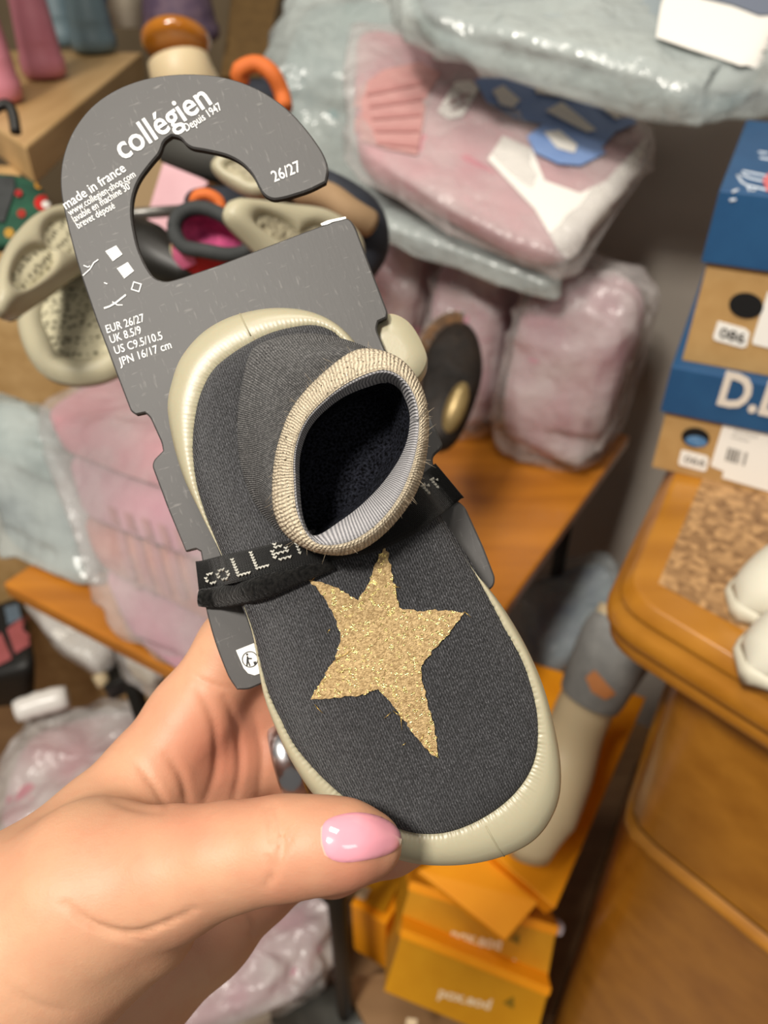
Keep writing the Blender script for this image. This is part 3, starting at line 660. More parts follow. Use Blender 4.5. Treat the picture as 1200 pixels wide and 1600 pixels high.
hung_slipper('beige sole seen through the card opening, behind the hook tip', [(330, 262), (350, 240), (385, 235), (420, 260), (440, 290), (400, 310), (355, 290)], lambda x, y: .52, .006, .008, BUMPY)
hung_slipper('beige bumpy sole seen above the slot edge of the card', [(350, 340), (358, 315), (380, 312), (440, 318), (510, 330), (560, 370), (560, 420), (500, 450), (440, 430), (385, 380)], lambda x, y: .46+(x-400)*.0003, .010, .008, BUMPY)
# red slipper with charcoal cuff
c = at(320, 375, .50); t = thing('red_slipper', 'red printed slipper with charcoal cuff and pink lining, seen through the card opening', 'slipper', c)
cuff = spline([(272, 355), (285, 332), (315, 325), (350, 338), (382, 365), (388, 390), (360, 398), (320, 392), (285, 384)], 40, True)
P = np.array([at(x, y, .50) for x, y in cuff]); pc = P.mean(0)
V, Fc = tube(list(P)+[P[0]], .0048, 10, False); mesh('cuff', V, Fc, CHAR, t)
mesh('lining', *loft([P-FW*.0, pc+(P-pc)*.9+FW*.01, pc+(P-pc)*.7+FW*.02, pc+(P-pc)*.05+FW*.022], True, False, True), mat('magenta_pile', '#c2507f', '#8f2e5c', .9, 120, .002, sheen=.5), t)
R = mat('red_print', '#c81f22', '#b0181c', .7, 60)
rr = [P+FW*.002, pc+(P-pc)*1.22+FW*.012+UP*-.003, pc+(P-pc)*1.45+FW*.03+UP*-.008, pc+(P-pc)*1.3+FW*.06+UP*-.012]
uo = mesh('upper', *loft(rr, True, False, True), R, t); tro = bvh(uo)
for poly, m in (([(262, 358), (268, 340), (283, 332), (276, 352)], '#e05a5a'), ([(268, 385), (300, 392), (308, 410), (285, 420), (270, 408)], '#d86a90'), ([(262, 372), (270, 380), (272, 402), (264, 395)], '#cfc6a0')):
    V, Fc = drape(poly, tro, .001, 6); mesh('printed_patch', V, Fc, mat('patch'+m, m), t)
# navy shoe with orange loop, and tan strap to the right of the card
c = at(330, 320, .55); t = thing('navy_shoe', 'navy shoe with an orange heel loop, seen through the card opening', 'shoe', c)
mesh('upper', *hexa([at(285, 290, .56), at(380, 285, .58), at(420, 340, .58), at(290, 350, .56), at(285, 300, .62), at(380, 295, .64), at(420, 345, .64), at(290, 355, .62)], 12, .6), NAVY, t)
V, Fc = tube(spline([at(303, 318, .552), at(308, 306, .548), at(325, 304, .548), at(342, 314, .55), at(346, 330, .552)], 14), .0042, 8); mesh('heel_loop', V, Fc, mat('orange_loop', '#c8662a', None, .7), t)
V, Fc = prism([at(258, 245, .7), at(325, 285, .7), at(275, 340, .7), at(225, 420, .7), at(232, 330, .7)], FW*.03); tag(mesh('pink_carton', V, Fc, mat('pink_card', '#c9a0a6', '#c2989e', .7, 30), None, False), 'pale pink triangular carton piece seen through the card opening', 'carton')
V, Fc = prism([at(180, 240, .8), at(262, 230, .8), at(245, 470, .8), at(190, 470, .8)], FW*.05); tag(mesh('tan_post', V, Fc, mat('tan_wood', '#8d7450', '#816a48', .7, 10), None, False), 'tan wooden post behind the pink carton, seen through the opening', 'post')
V, Fc = tube([at(255, 228, .6), at(330, 245, .6), at(470, 300, .62)], [.012, .018, .012], 12); tag(mesh('dark_strap', V, Fc, mat('dark_webbing', '#3b3a36', None, .7), None), 'dark grey webbing strap crossing the top of the card opening', 'strap')
c = at(290, 425, .48); V, Fc = tube([at(205, 380, .55), at(235, 400, .54), at(290, 425, .53), at(340, 415, .53)], [.02, .022, .012, .008], 12); tag(mesh('black_strap', V, Fc, BLACK, None), 'black strap along the lower left of the card opening', 'strap')
c = at(540, 330, .6); t = thing('tan_sandal', 'navy sandal with a tan heel band, right of the hook tip', 'sandal', c)
V, Fc = tube(spline([at(470, 280, .58), at(510, 295, .57), at(550, 320, .57), at(572, 345, .58), at(575, 385, .59), at(560, 410, .60)], 20), list(np.linspace(.012, .017, 20)), 14); mesh('heel_counter', V, Fc, NAVY, t)
V, Fc = tube(spline([at(468, 300, .56), at(510, 306, .55), at(548, 332, .55), at(578, 350, .56)], 16), .010, 12); mesh('heel_band', V, Fc, mat('tan_suede', '#94795a', '#8a7052', .8, 40), t)
c = at(410, 130, .7); t = thing('dark_boot', 'dark boot with a bright orange pull loop above the card', 'boot', c)
V, Fc = tube(spline([at(380, 130, .70), at(372, 112, .69), at(400, 100, .69), at(425, 115, .69), at(440, 145, .70), at(445, 170, .70)], 18), .0075, 10); mesh('pull_loop', V, Fc, mat('orange_loop', '#c8662a'), t)
mesh('shaft', *hexa([at(375, 120, .75), at(430, 118, .75), at(455, 200, .72), at(370, 200, .72), at(375, 130, .8), at(430, 128, .8), at(455, 210, .8), at(370, 210, .8)], 10, .6), NAVY, t)
# brown fur lined shoe with gold oval, right of the card
c = at(700, 600, .66); t = thing('fur_shoe', 'dark brown fur-edged shoe with a gold oval badge, right of the slipper', 'shoe', c)
o8 = spline([(655, 560), (680, 515), (715, 498), (745, 520), (755, 580), (735, 650), (705, 700), (670, 700), (650, 640)], 40, True); P = np.array([at(x, y, .86+(y-600)*-.0003) for x, y in o8]); pc = P.mean(0)
DK = mat('dark_lining', '#17110d', '#241a12', .6, 60, .002)
mesh('upper', *loft([pc+(P-pc)*.1-FW*.012, pc+(P-pc)*.7-FW*.012, pc+(P-pc)*.95-FW*.004, P+FW*.006, pc+(P-pc)*.9+FW*.04], True, True, True), DK, t)
V, Fc = tube([P[i] for i in range(0, 9)], .010, 10); mesh('fur_edge', V, Fc, mat('brown_fur', '#4a331d', '#6e4c2a', .9, 120, .004, sheen=.6), t)
V, Fc = tube([P[(34+i) % 40] for i in range(0, 9)], .010, 10); mesh('fur_edge', V, Fc, MATS['brown_fur'], t)
gc = at(712, 637, .827); rings = [np.array([gc+(RT*math.cos(a)*.013*k*math.cos(.3)+UP*math.sin(a)*.028*k+RT*math.sin(a)*.008*k)-FW*z for a in np.linspace(0, 2*math.pi, 24, endpoint=False)]) for k, z in ((1, 0), (.95, .003), (.6, .006), (.05, .007))]
mesh('oval_badge', *loft(rings, True, False, True), mat('dull_gold', '#a08a5c', '#8a744a', .35, 40, metal=.4), t)

# ------------------------------------------------------------------ the hanger card
th = math.radians(20); al = math.radians(6)
Uv = math.cos(th)*RT+math.sin(th)*UP; Vv = -math.sin(th)*RT+math.cos(th)*UP
Vv = norm(Vv*math.cos(al)+FW*math.sin(al)); Nv = np.cross(Uv, Vv)
O0 = at(430, 620, .232)
MC = Matrix(((Uv[0], Vv[0], Nv[0], O0[0]), (Uv[1], Vv[1], Nv[1], O0[1]), (Uv[2], Vv[2], Nv[2], O0[2]), (0, 0, 0, 1)))
def onp(x, y, h=0.0):
    r = ray(x, y); return CAM+r*(((O0+Nv*h-CAM)@Nv)/(r@Nv))
def lc(x, y, h=0.0):
    p = onp(x, y, h)-O0; return np.array([p@Uv, p@Vv, h])
def wl(p): return O0+Uv*p[0]+Vv*p[1]+Nv*p[2]
outer = [(505, 238), (514, 262), (509, 284), (484, 297), (445, 309), (426, 312), (412, 305), (403, 290), (395, 273), (380, 256), (358, 243), (330, 236), (300, 231), (291, 226), (281, 214), (268, 211), (255, 220), (250, 238), (236, 254), (216, 280), (206, 308), (205, 340), (214, 385), (227, 415), (240, 434), (258, 440), (278, 435), (340, 414), (400, 391), (470, 364), (538, 339), (548, 343), (556, 356), (580, 420), (606, 488), (604, 496), (591, 502), (588, 514), (612, 570), (634, 628), (652, 625), (667, 637), (692, 694), (690, 700), (677, 712), (676, 722), (700, 775), (716, 783), (727, 792), (756, 856), (774, 903), (772, 916), (762, 924), (600, 992), (440, 1055), (388, 1078), (370, 1078), (357, 1060), (335, 1005), (318, 940), (318, 890), (313, 862), (306, 858), (290, 862), (262, 795), (237, 728), (240, 718), (254, 704), (252, 692), (234, 652), (226, 645), (212, 648), (204, 643), (180, 580), (150, 500), (122, 418), (104, 350), (93, 295), (95, 252), (110, 207), (140, 166), (180, 138), (230, 120), (282, 114), (332, 116), (372, 125), (412, 142), (452, 171), (482, 205)]
t = card = thing('hanger_card', 'dark grey fibreboard hanger card with hook cut-out and white printing, held in the hand', 'card', onp(430, 620, -.003))
k = NT('grey_fibreboard'); tc = k.n('ShaderNodeTexCoord'); nf = k.noise(2500, tc.outputs['Object'], 2); ns = k.noise(900, tc.outputs['Object'], 3, (1, .22, 1)); ns2 = k.noise(700, tc.outputs['Object'], 2, (.2, 1, 1)); nl = k.noise(40, tc.outputs['Object'], 3)
c0 = k.mix(nl, lin('#383635'), lin('#413f3e')); c1 = k.mix(k.mth('MULTIPLY', k.ramp(ns, .62, .74), .30), c0, lin('#85817e')); c2 = k.mix(k.mth('MULTIPLY', k.ramp(ns2, .66, .76), .34), c1, lin('#8f8b87')); c3 = k.mix(k.mth('MULTIPLY', nf, .3), c2, lin('#3b3a3a'))
k.l(c3, k.b.inputs['Base Color']); k.b.inputs['Roughness'].default_value = .55; k.bump(ns, .0001, .3); CARDM = k.m
EDGE = mat('card_edge', '#24221f', None, .8)
def soften(P, lim=.75):
    for _ in range(3):
        Q_ = []
        for i in range(len(P)):
            a, b, c_ = [np.array(P[k_ % len(P)], float) for k_ in (i-1, i, i+1)]; l1, l2 = np.linalg.norm(b-a), np.linalg.norm(c_-b)
            ang = abs(math.atan2((b-a)[0]*(c_-b)[1]-(b-a)[1]*(c_-b)[0], (b-a)@(c_-b)))
            if .06 < ang < lim: w_ = min(l1, l2)*.25; Q_ += [b+(a-b)/l1*w_, b+(c_-b)/l2*w_]
            else: Q_.append(b)
        P = Q_
    return P
outer = soften(outer)
P2 = [lc(x, y) for x, y in outer]; n = len(P2); TH = .0022
from mathutils.geometry import delaunay_2d_cdt
v2, _, f2_, _, _, _ = delaunay_2d_cdt([Vector(p[:2]) for p in P2], [], [list(range(n))], 1, 1e-7)
def insp(P, d):
    out = []
    for i in range(len(P)):
        a, b, c_ = P[i-1], P[i], P[(i+1) % len(P)]; e1 = norm(b-a); e2 = norm(c_-b); nn = norm(np.array([-(e1+e2)[1], (e1+e2)[0]])+1e-12); out.append(b+nn*d)
    return out
P2d = [p[:2] for p in P2]; area = sum(P2d[i-1][0]*P2d[i][1]-P2d[i][0]*P2d[i-1][1] for i in range(n)); sg = 1 if area > 0 else -1
Pi = insp(P2d, sg*.0005)
V = [np.array([p[0], p[1], 0]) for p in Pi]+[np.array([p[0], p[1], -.0005]) for p in P2d]+[np.array([p[0], p[1], -TH]) for p in P2d]
Fc = [tuple(f) for f in f2_] if len(v2) == n else [tuple(range(n))]
Fc = [tuple(f) for f in f2_]+[tuple(i+2*n for i in f)[::-1] for f in f2_]
e0 = len(Fc)
for i in range(n):
    j = (i+1) % n; Fc.append((i, i+n, j+n, j)); Fc.append((i+n, i+2*n, j+2*n, j+n))
cb = mesh('card_board', V, Fc, CARDM, card, False, MC); cb.data.materials.append(EDGE)
for p in cb.data.polygons:
    if p.index >= e0 and (p.index-e0) % 2 == 1: p.material_index = 1
cardtree = bvh(cb)
def ctext(s, a, b, h, bold=0.0, shear=0): lettering(s, onp(*a), onp(*b), h*.232/F, Nv, WHITE_INK, card, bold, .0002, shear=shear)
ctext('collégien', (193, 251), (332, 162), 45, .012)
ctext('Depuis 1947', (292, 206), (348, 171), 15, .0)
ctext('made in france', (104, 328), (198, 267), 18, .006)
ctext('www.collegien-shop.com', (110, 338), (213, 276), 13)
ctext('lavable en machine 30°', (117, 348), (208, 293), 13)
ctext('brevet déposé', (123, 358), (181, 325), 13)
ctext('26/27', (429, 285), (472, 267), 20, .004)
ctext('EUR 26/27', (168, 521), (227, 502), 14)
ctext('UK 8.5/9', (174, 537), (222, 521), 14)
ctext('US C9.5/10.5', (181, 554), (255, 530), 14)
ctext('JPN 16/17 cm', (188, 572), (269, 544), 14)
def cplate(poly, m=WHITE_INK, name='printed_mark', off=.00015): return plate([onp(*p) for p in poly], Nv, m, card, name, off, .0001)
for (q0, q1, q2, q3) in (((165, 393), (182, 384), (192, 398), (177, 409)), ((183, 420), (200, 410), (210, 424), (195, 436))):
    V = []; Fc = []
    for s in range(7):
        f0, f1 = s/7, s/7+.108; A0 = np.array(q0)+(np.array(q3)-q0)*f0; A1 = np.array(q0)+(np.array(q3)-q0)*f1; B0 = np.array(q1)+(np.array(q2)-q1)*f0; B1 = np.array(q1)+(np.array(q2)-q1)*f1
        n0 = len(V); V += [onp(*A0)+Nv*.0002, onp(*B0)+Nv*.0002, onp(*B1)+Nv*.0002, onp(*A1)+Nv*.0002]; Fc.append((n0, n0+1, n0+2, n0+3))
    mesh('care_symbol', V, Fc, WHITE_INK, card, False)
for i in range(4):
    d4 = [(205, 453), (209, 440), (222, 444), (218, 457)]; a_, b_ = np.array(d4[i]), np.array(d4[(i+1) % 4]); c_ = np.array((213.5, 448.5))
    cplate([a_, b_, b_+(c_-b_)*.22, a_+(c_-a_)*.22], name='care_symbol')
for path, w0 in (([(130, 431), (141, 421), (147, 411), (154, 406)], 1.3), ([(131, 415), (138, 418), (141, 416)], 1.1), ([(163, 482), (172, 479), (182, 473), (197, 461)], 2.0), ([(176, 472), (184, 477), (192, 477)], 1.2), ([(163, 442), (168, 444)], 1.2)):
    q = [np.array(p) for p in path]; nn = [norm(np.array([-(q[min(i+1, len(q)-1)]-q[max(i-1, 0)])[1], (q[min(i+1, len(q)-1)]-q[max(i-1, 0)])[0]])) for i in range(len(q))]
    cplate([p+m_*w0*.6 for p, m_ in zip(q, nn)]+[p-m_*w0*.6 for p, m_ in list(zip(q, nn))[::-1]], name='scratch')
cplate([(501, 350), (512, 345), (526, 342), (540, 339), (541, 342), (530, 345), (520, 347), (512, 351), (503, 353)], name='torn_edge')
cplate([(369, 1016), (399, 1004), (420, 998), (430, 1040), (412, 1050), (398, 1055), (388, 1052), (381, 1044)], WHITE_PAPER, 'recycling_tab')
rc = np.array((391, 1030)); ringp = [rc+12*np.array((math.cos(a), math.sin(a))) for a in np.linspace(0, 2*math.pi, 28, endpoint=False)]
mesh('recycling_mark', *tube([onp(*p)+Nv*.0004 for p in ringp+ringp[:1]], .00013, 6, False), BLACK_INK, card)
for poly in ([(386, 1025), (388, 1025), (389, 1033), (392, 1040), (390, 1041), (388, 1035), (387, 1041), (385, 1041)], [(386, 1027), (394, 1028), (394, 1030), (387, 1030)], [(396, 1034), (400, 1033), (402, 1037), (398, 1039)]):
    cplate(poly, BLACK_INK, 'recycling_mark', .0003)
cplate([(386.5+1.8*math.cos(a), 1022.5+1.8*math.sin(a)) for a in np.linspace(0, 6.28, 8, endpoint=False)], BLACK_INK, 'recycling_mark', .0003)

# ------------------------------------------------------------------ the slipper on the card
def knit(name, c_lo, c_hi, pitch, rise, depth=.0004, fleck=1.0):
    k = NT(name); uv = k.n('ShaderNodeUVMap', uv_map='knit'); sp = k.n('ShaderNodeSeparateXYZ'); k.l(uv.outputs[0], sp.inputs[0]); x, y = sp.outputs[0], sp.outputs[1]
    tc = k.n('ShaderNodeTexCoord').outputs['Object']; wob = k.noise(180, tc, 2)
    x = k.mth('ADD', x, k.mth('MULTIPLY', k.mth('SUBTRACT', wob, .5), pitch*.5))
    fx = k.mth('FRACT', k.mth('DIVIDE', x, pitch)); tri = k.mth('ABSOLUTE', k.mth('SUBTRACT', fx, .5))       # 0 centre .. .5 edges
    col = k.mth('SUBTRACT', 1.0, k.mth('POWER', k.mth('ABSOLUTE', k.mth('MULTIPLY', k.mth('SUBTRACT', tri, .25), 4)), 2.0))
    ys = k.mth('ADD', k.mth('DIVIDE', y, rise), k.mth('MULTIPLY', tri, 2.0))
    st = k.mth('ABSOLUTE', k.mth('SUBTRACT', k.mth('FRACT', ys), .5)); st = k.mth('SUBTRACT', 1.0, k.mth('POWER', k.mth('MULTIPLY', st, 2), 2.5))
    h = k.mth('MULTIPLY', col, k.mth('MULTIPLY_ADD', st, .6, .4)); fine = k.noise(2600, tc, 3)
    h2 = k.mth('MULTIPLY_ADD', fine, .5, h)
    fl = k.ramp(k.noise(1500, tc, 4), .42, .72); g = k.mth('MULTIPLY', fl, fleck)
    f = k.mth('MULTIPLY_ADD', h, .34, k.mth('MULTIPLY', k.mth('MULTIPLY', g, k.mth('MULTIPLY_ADD', h, .6, .4)), .5))
    k.l(k.mix(f, lin(c_lo), lin(c_hi)), k.b.inputs['Base Color']); k.b.inputs['Roughness'].default_value = .9; k.b.inputs['Specular IOR Level'].default_value = .15
    k.b.inputs['Sheen Weight'].default_value = .10; k.bump(h2, depth, .9); return k.m
KNIT = knit('charcoal_knit', '#070708', '#6c6c70', .00135, .0012, .0007, 1.15)
KNIT2 = knit('grey_ankle_knit', '#121213', '#8e8c8b', .0012, .0010, .0006, 1.1)
S_px = [(262, 640), (268, 600), (283, 560), (315, 522), (355, 498), (400, 486), (440, 483), (480, 488), (515, 502), (545, 525), (573, 562), (598, 615), (618, 675), (645, 745), (685, 820), (728, 880), (762, 918), (790, 955), (822, 1010), (848, 1070), (866, 1135), (876, 1195), (874, 1245), (858, 1285), (832, 1315), (792, 1336), (742, 1349), (690, 1352), (640, 1347), (590, 1330), (540, 1295), (490, 1240), (455, 1185), (430, 1130), (415, 1085), (408, 1040), (400, 990), (385, 935), (365, 890), (340, 845), (315, 800), (290, 750), (272, 695)]
B_px = [(308, 645), (318, 610), (335, 580), (360, 558), (388, 540), (420, 524), (455, 514), (490, 510), (518, 518), (540, 538), (566, 578), (592, 628), (620, 690), (655, 755), (697, 825), (735, 885), (762, 932), (790, 985), (815, 1030), (832, 1080), (840, 1125), (838, 1175), (822, 1215), (790, 1252), (745, 1282), (695, 1300), (645, 1300), (595, 1282), (545, 1250), (500, 1210), (462, 1165), (438, 1120), (420, 1080), (409, 1040), (398, 990), (380, 940), (360, 895), (342, 850), (322, 800), (308, 750), (303, 695)]
HB, HS = .0125, .0065
NS = 1080
Sl = spline([lc(x, y, HS)[:2] for x, y in S_px], NS, True); 
Bl0 = spline([lc(x, y, HB)[:2] for x, y in B_px], 4000, True)
# match border points to sole points by closeness with monotone smoothing
cen2 = Sl.mean(0)
idx = np.array([np.argmin(((Bl0-s)**2).sum(1)) for s in Sl]); un = np.unwrap(idx*2*np.pi/4000)
ker = np.ones(61)/61; ext = np.concatenate([un[-30:]-2*np.pi*round((un[-1]-un[0])/(2*np.pi)+.0), un, un[:30]+2*np.pi*round((un[-1]-un[0])/(2*np.pi))]); un = np.convolve(ext, ker, 'valid')
Bl = Bl0[(np.round(un/(2*np.pi)*4000).astype(int)) % 4000]
slip = thing('slipper', 'charcoal knitted child slipper with gold star and beige rubber sole, strapped on the card', 'slipper', onp(560, 900, 0))
def ring2(P, h): return np.column_stack([P, np.full(len(P), h) if np.isscalar(h) else h])
D = Sl-Bl; wd = np.linalg.norm(D, axis=1, keepdims=True); On = np.array([norm(np.array([(Sl[(i+3) % NS]-Sl[i-3])[1], -(Sl[(i+3) % NS]-Sl[i-3])[0]])) for i in range(NS)])
if ((Sl-cen2)*On).sum(1).mean() < 0: On = -On
jag = np.array([.0022*abs(noise.noise(Vector((i*.11, 3, 0))))+.0018*abs(noise.noise(Vector((i*.55, 7, 0))))+(.0007 if i % 4 < 2 else 0) for i in range(NS)])[:, None]
innr = norm
rim = [ring2(Sl-On*.003, .0003), ring2(Sl-On*.001, .002), ring2(Sl, HS), ring2(Sl-D*.10, .0098), ring2(Sl-D*.32, .0125), ring2(Sl-D*.62, .0138), ring2(Sl-D*.85, .0136), ring2(Bl+On*.0002-On*jag, HB+.0006), ring2(Bl-On*.0012, HB-.002)]
V, Fc = loft(rim, True, True, False)
RUB = NT('slipper_rubber'); RUB.b.inputs['Base Color'].default_value = lin('#a29b82'); RUB.b.inputs['Roughness'].default_value = .38; RUB.b.inputs['Subsurface Weight'].default_value = .12; RUB.b.inputs['Subsurface Scale'].default_value = .003; RUB.bump(RUB.noise(1200), .0001, .3); RUB = RUB.m
sole = mesh('rubber_sole', V, Fc, RUB, slip, True, MC)
# mould seams on the rubber
for i0 in (np.argmin(((Sl-lc(378, 500, HS)[:2])**2).sum(1)), np.argmin(((Sl-lc(788, 1338, HS)[:2])**2).sum(1))):
    mesh('mould_seam', *tube([wl(r[i0])+Nv*.00005 for r in rim[2:7]], .00022, 6), mat('seam_rubber', '#9a9278'), slip)
# a row of tiny rubber teeth round the heel edge
teeth = []
for i in range(NS):
    if i % 6 == 0:
        p = Sl[i]; pxx = 600+F*((wl(np.append(p, HS))-CAM)@RT)/((wl(np.append(p, HS))-CAM)@FW); pyy = 800-F*((wl(np.append(p, HS))-CAM)@UP)/((wl(np.append(p, HS))-CAM)@FW)
        if pxx < 330 and 500 < pyy < 850:
            q = np.append(p+On[i]*.0001, .004); tt = np.append(np.array([-On[i][1], On[i][0]]), 0)*.0004; oo = np.append(On[i], 0)*.0005
            teeth.append(([q-tt, q+tt, q+oo, q+np.array([0, 0, .001])], [(0, 1, 2), (0, 2, 3), (1, 3, 2), (0, 3, 1)]))
if teeth:
    o = mesh('rubber_teeth', *merge(teeth), RUB, slip, False, MC); o['kind'] = 'stuff'
# dome of the foot
spx = [(430, 640, .022), (470, 720, .026), (510, 800, .026), (545, 870, .0245), (590, 970, .0235), (625, 1060, .022), (650, 1130, .020), (668, 1180, .0185)]
sp3 = np.array([lc(x, y, h) for x, y, h in spx]); sp3 = spline(sp3, 200)
ND = 360; Bd = Bl[::3]; Ond = On[::3]
ax2 = norm(sp3[-1, :2]-sp3[0, :2]); tpar = np.clip(((Bd-sp3[0, :2])@ax2)/np.linalg.norm(sp3[-1, :2]-sp3[0, :2]), 0, 1)
tpar = np.convolve(np.concatenate([tpar[-20:], tpar, tpar[:20]]), np.ones(41)/41, 'valid')
Q = sp3[np.clip((tpar*199).astype(int), 0, 199)]
rings = [ring2(Bd+Ond*.0002, HB-.003), ring2(Bd+Ond*.0008, HB+.0001)]
for s in np.linspace(0, 1, 26)[1:]:
    a = s*math.pi/2; r = math.cos(a)**.9; hh = math.sin(a)**.85
    P_ = Q[:, :2]+(Bd-Q[:, :2])*r; H_ = HB+(Q[:, 2]-HB)*hh
    rings.append(np.column_stack([P_, H_]))
V, Fc = loft(rings, True, False, False)
V = np.array(V); rot = math.radians(-4)
fold = [(395, 546), (378, 600), (371, 655), (374, 715), (388, 765), (420, 812), (470, 852), (530, 868), (590, 835), (635, 770), (650, 690), (635, 620), (595, 565), (545, 538), (490, 524), (440, 526)]
FP = spline([lc(x, y, .0215)[:2] for x, y in fold], 60, True); FP = FP.mean(0)+(FP-FP.mean(0))*.86
for i_ in range(len(V)):
    if V[i_][2] > .012 and inpoly(V[i_][0], V[i_][1], FP): V[i_][2] = .012
ku = V[:, 0]*math.cos(rot)-V[:, 1]*math.sin(rot); kv = V[:, 0]*math.sin(rot)+V[:, 1]*math.cos(rot)
upper = mesh('knit_upper', V, Fc, KNIT, slip, True, MC, np.column_stack([ku, kv]))
foot_tree = bvh(upper)
# ankle tube, cuff and lining, as lofted loops
fold = [(395, 546), (378, 600), (371, 655), (374, 715), (388, 765), (420, 812), (470, 852), (530, 868), (590, 835), (635, 770), (650, 690), (635, 620), (595, 565), (545, 538), (490, 524), (440, 526)]
cuffb = [(556, 549), (505, 585), (461, 634), (438, 688), (428, 742), (430, 800), (452, 838), (498, 862), (552, 862), (604, 828), (650, 765), (667, 690), (664, 625), (640, 577), (604, 552)]
lip = [(577, 588), (528, 614), (484, 655), (464, 702), (463, 755), (470, 808), (496, 848), (545, 846), (592, 815), (628, 765), (650, 700), (652, 640), (634, 600), (607, 583)]
hole = [(586, 594), (534, 618), (490, 659), (470, 705), (468, 757), (474, 812), (493, 838), (532, 815), (572, 782), (608, 740), (634, 692), (640, 642), (626, 605), (606, 592)]
NT_ = 160
def loop(px, h, start=0):
    P_ = spline([lc(x, y, h) for x, y in px], NT_, True)
    c_ = P_[:, :2].mean(0); ang = np.unwrap(np.arctan2(P_[:, 1]-c_[1], P_[:, 0]-c_[0]))
    return P_, c_
def align(px, h):
    P_, c_ = loop(px, h); big = spline(P_, 3000, True); a = np.arctan2(big[:, 1]-c_[1], big[:, 0]-c_[0]); out = []
    for q in np.linspace(.2, 2*math.pi+.2, NT_, endpoint=False):
        d = np.abs(np.angle(np.exp(1j*(a-q)))); out.append(big[np.argmin(d)])
    return np.array(out)
HC, HL = .034, .039
R0 = align(fold, .0215); R1 = align(cuffb, HC); R2 = align(lip, HL); R3 = align(hole, HL-.006); wz = np.clip((R3[:, :2]-R3[:, :2].mean(0))@norm([.9, -.5])/.012, -1, 1); R3[:, 2] = HL-.0035-.003*wz
c0_ = R0.mean(0); R0b = R0.copy(); R0b = c0_+(R0-c0_)*.96-np.array([0, 0, .006]); R0b[:, 2] = .012
tubeR = [R0b, R0]
for s in np.linspace(0, 1, 14)[1:]:
    q = R0*(1-s)+R1*s; q[:, 2] += .0035*math.sin(s*math.pi)*1.0; cq = q.mean(0); q[:, :2] = cq[:2]+(q[:, :2]-cq[:2])*(1-.05*math.sin(s*math.pi)+.045*math.exp(-((s-.12)/.1)**2)); tubeR.append(q)
V, Fc = loft(tubeR); V = np.array(V)
per = np.tile(np.linspace(0, .155, NT_), len(tubeR)); hgt = np.repeat(np.linspace(0, .03, len(tubeR)), NT_)
# split the wrap column so stitches do not smear at the join
ankle = mesh('knit_ankle', V, Fc, KNIT2, slip, True, MC, np.column_stack([per, hgt]))
GOLDC = NT('gold_rib'); uvn = GOLDC.n('ShaderNodeUVMap', uv_map='knit'); spx_ = GOLDC.n('ShaderNodeSeparateXYZ'); GOLDC.l(uvn.outputs[0], spx_.inputs[0])
tc = GOLDC.n('ShaderNodeTexCoord').outputs['Object']
rb = GOLDC.mth('ABSOLUTE', GOLDC.mth('SINE', GOLDC.mth('MULTIPLY', GOLDC.mth('ADD', spx_.outputs[0], GOLDC.mth('MULTIPLY', GOLDC.noise(420, tc, 2), .0012)), math.pi/.0010))); vv = GOLDC.mth('ABSOLUTE', GOLDC.mth('SINE', GOLDC.mth('MULTIPLY', spx_.outputs[1], math.pi/.0011)))
hh_ = GOLDC.mth('MULTIPLY', rb, GOLDC.mth('MULTIPLY_ADD', vv, .5, .5)); nf = GOLDC.noise(2200, tc, 3)
GOLDC.l(GOLDC.mix(GOLDC.mth('MULTIPLY_ADD', nf, .5, GOLDC.mth('MULTIPLY', hh_, .5)), lin('#978770'), lin('#dccfb6')), GOLDC.b.inputs['Base Color'])
gl = GOLDC.ramp(GOLDC.noise(1500, tc, 2), .60, .66); GOLDC.l(GOLDC.mth('MULTIPLY', gl, .9), GOLDC.b.inputs['Metallic']); GOLDC.l(GOLDC.mth('MULTIPLY_ADD', gl, -.6, .9), GOLDC.b.inputs['Roughness'])
GOLDC.bump(GOLDC.mth('MULTIPLY_ADD', nf, .5, hh_), .0005, .9); GOLDC = GOLDC.m
cuffR = [R0*0+R1-np.array([0, 0, .0008])]
mid = lambda a, b, s, up, ou: (lambda q: q)(np.column_stack([(a*(1-s)+b*s)[:, :2]+np.array([norm((p-qc)) for p, qc in zip((a*(1-s)+b*s)[:, :2], np.repeat([(a*(1-s)+b*s)[:, :2].mean(0)], NT_, 0))])*ou, (a*(1-s)+b*s)[:, 2]+up]))
for s, up_, ou in ((0, 0, .0004), (.2, .0012, .0006), (.4, .0020, .0006), (.6, .0024, .0004), (.8, .0020, .0001), (.92, .0012, 0)):
    cuffR.append(mid(R1, R2, s, up_, ou))
V, Fc = loft(cuffR); per = np.tile(np.linspace(0, .150, NT_), len(cuffR)); hgt = np.repeat(np.linspace(0, .008, len(cuffR)), NT_)
mesh('gold_cuff', V, Fc, GOLDC, slip, True, MC, np.column_stack([per, hgt]))
LIPM = NT('grey_white_rib'); uvn = LIPM.n('ShaderNodeUVMap', uv_map='knit'); s_ = LIPM.n('ShaderNodeSeparateXYZ'); LIPM.l(uvn.outputs[0], s_.inputs[0]); tc = LIPM.n('ShaderNodeTexCoord').outputs['Object']
rb = LIPM.mth('ABSOLUTE', LIPM.mth('SINE', LIPM.mth('MULTIPLY_ADD', s_.outputs[0], math.pi/.0009, LIPM.mth('MULTIPLY', s_.outputs[1], 700)))); nf = LIPM.noise(2400, tc, 3)
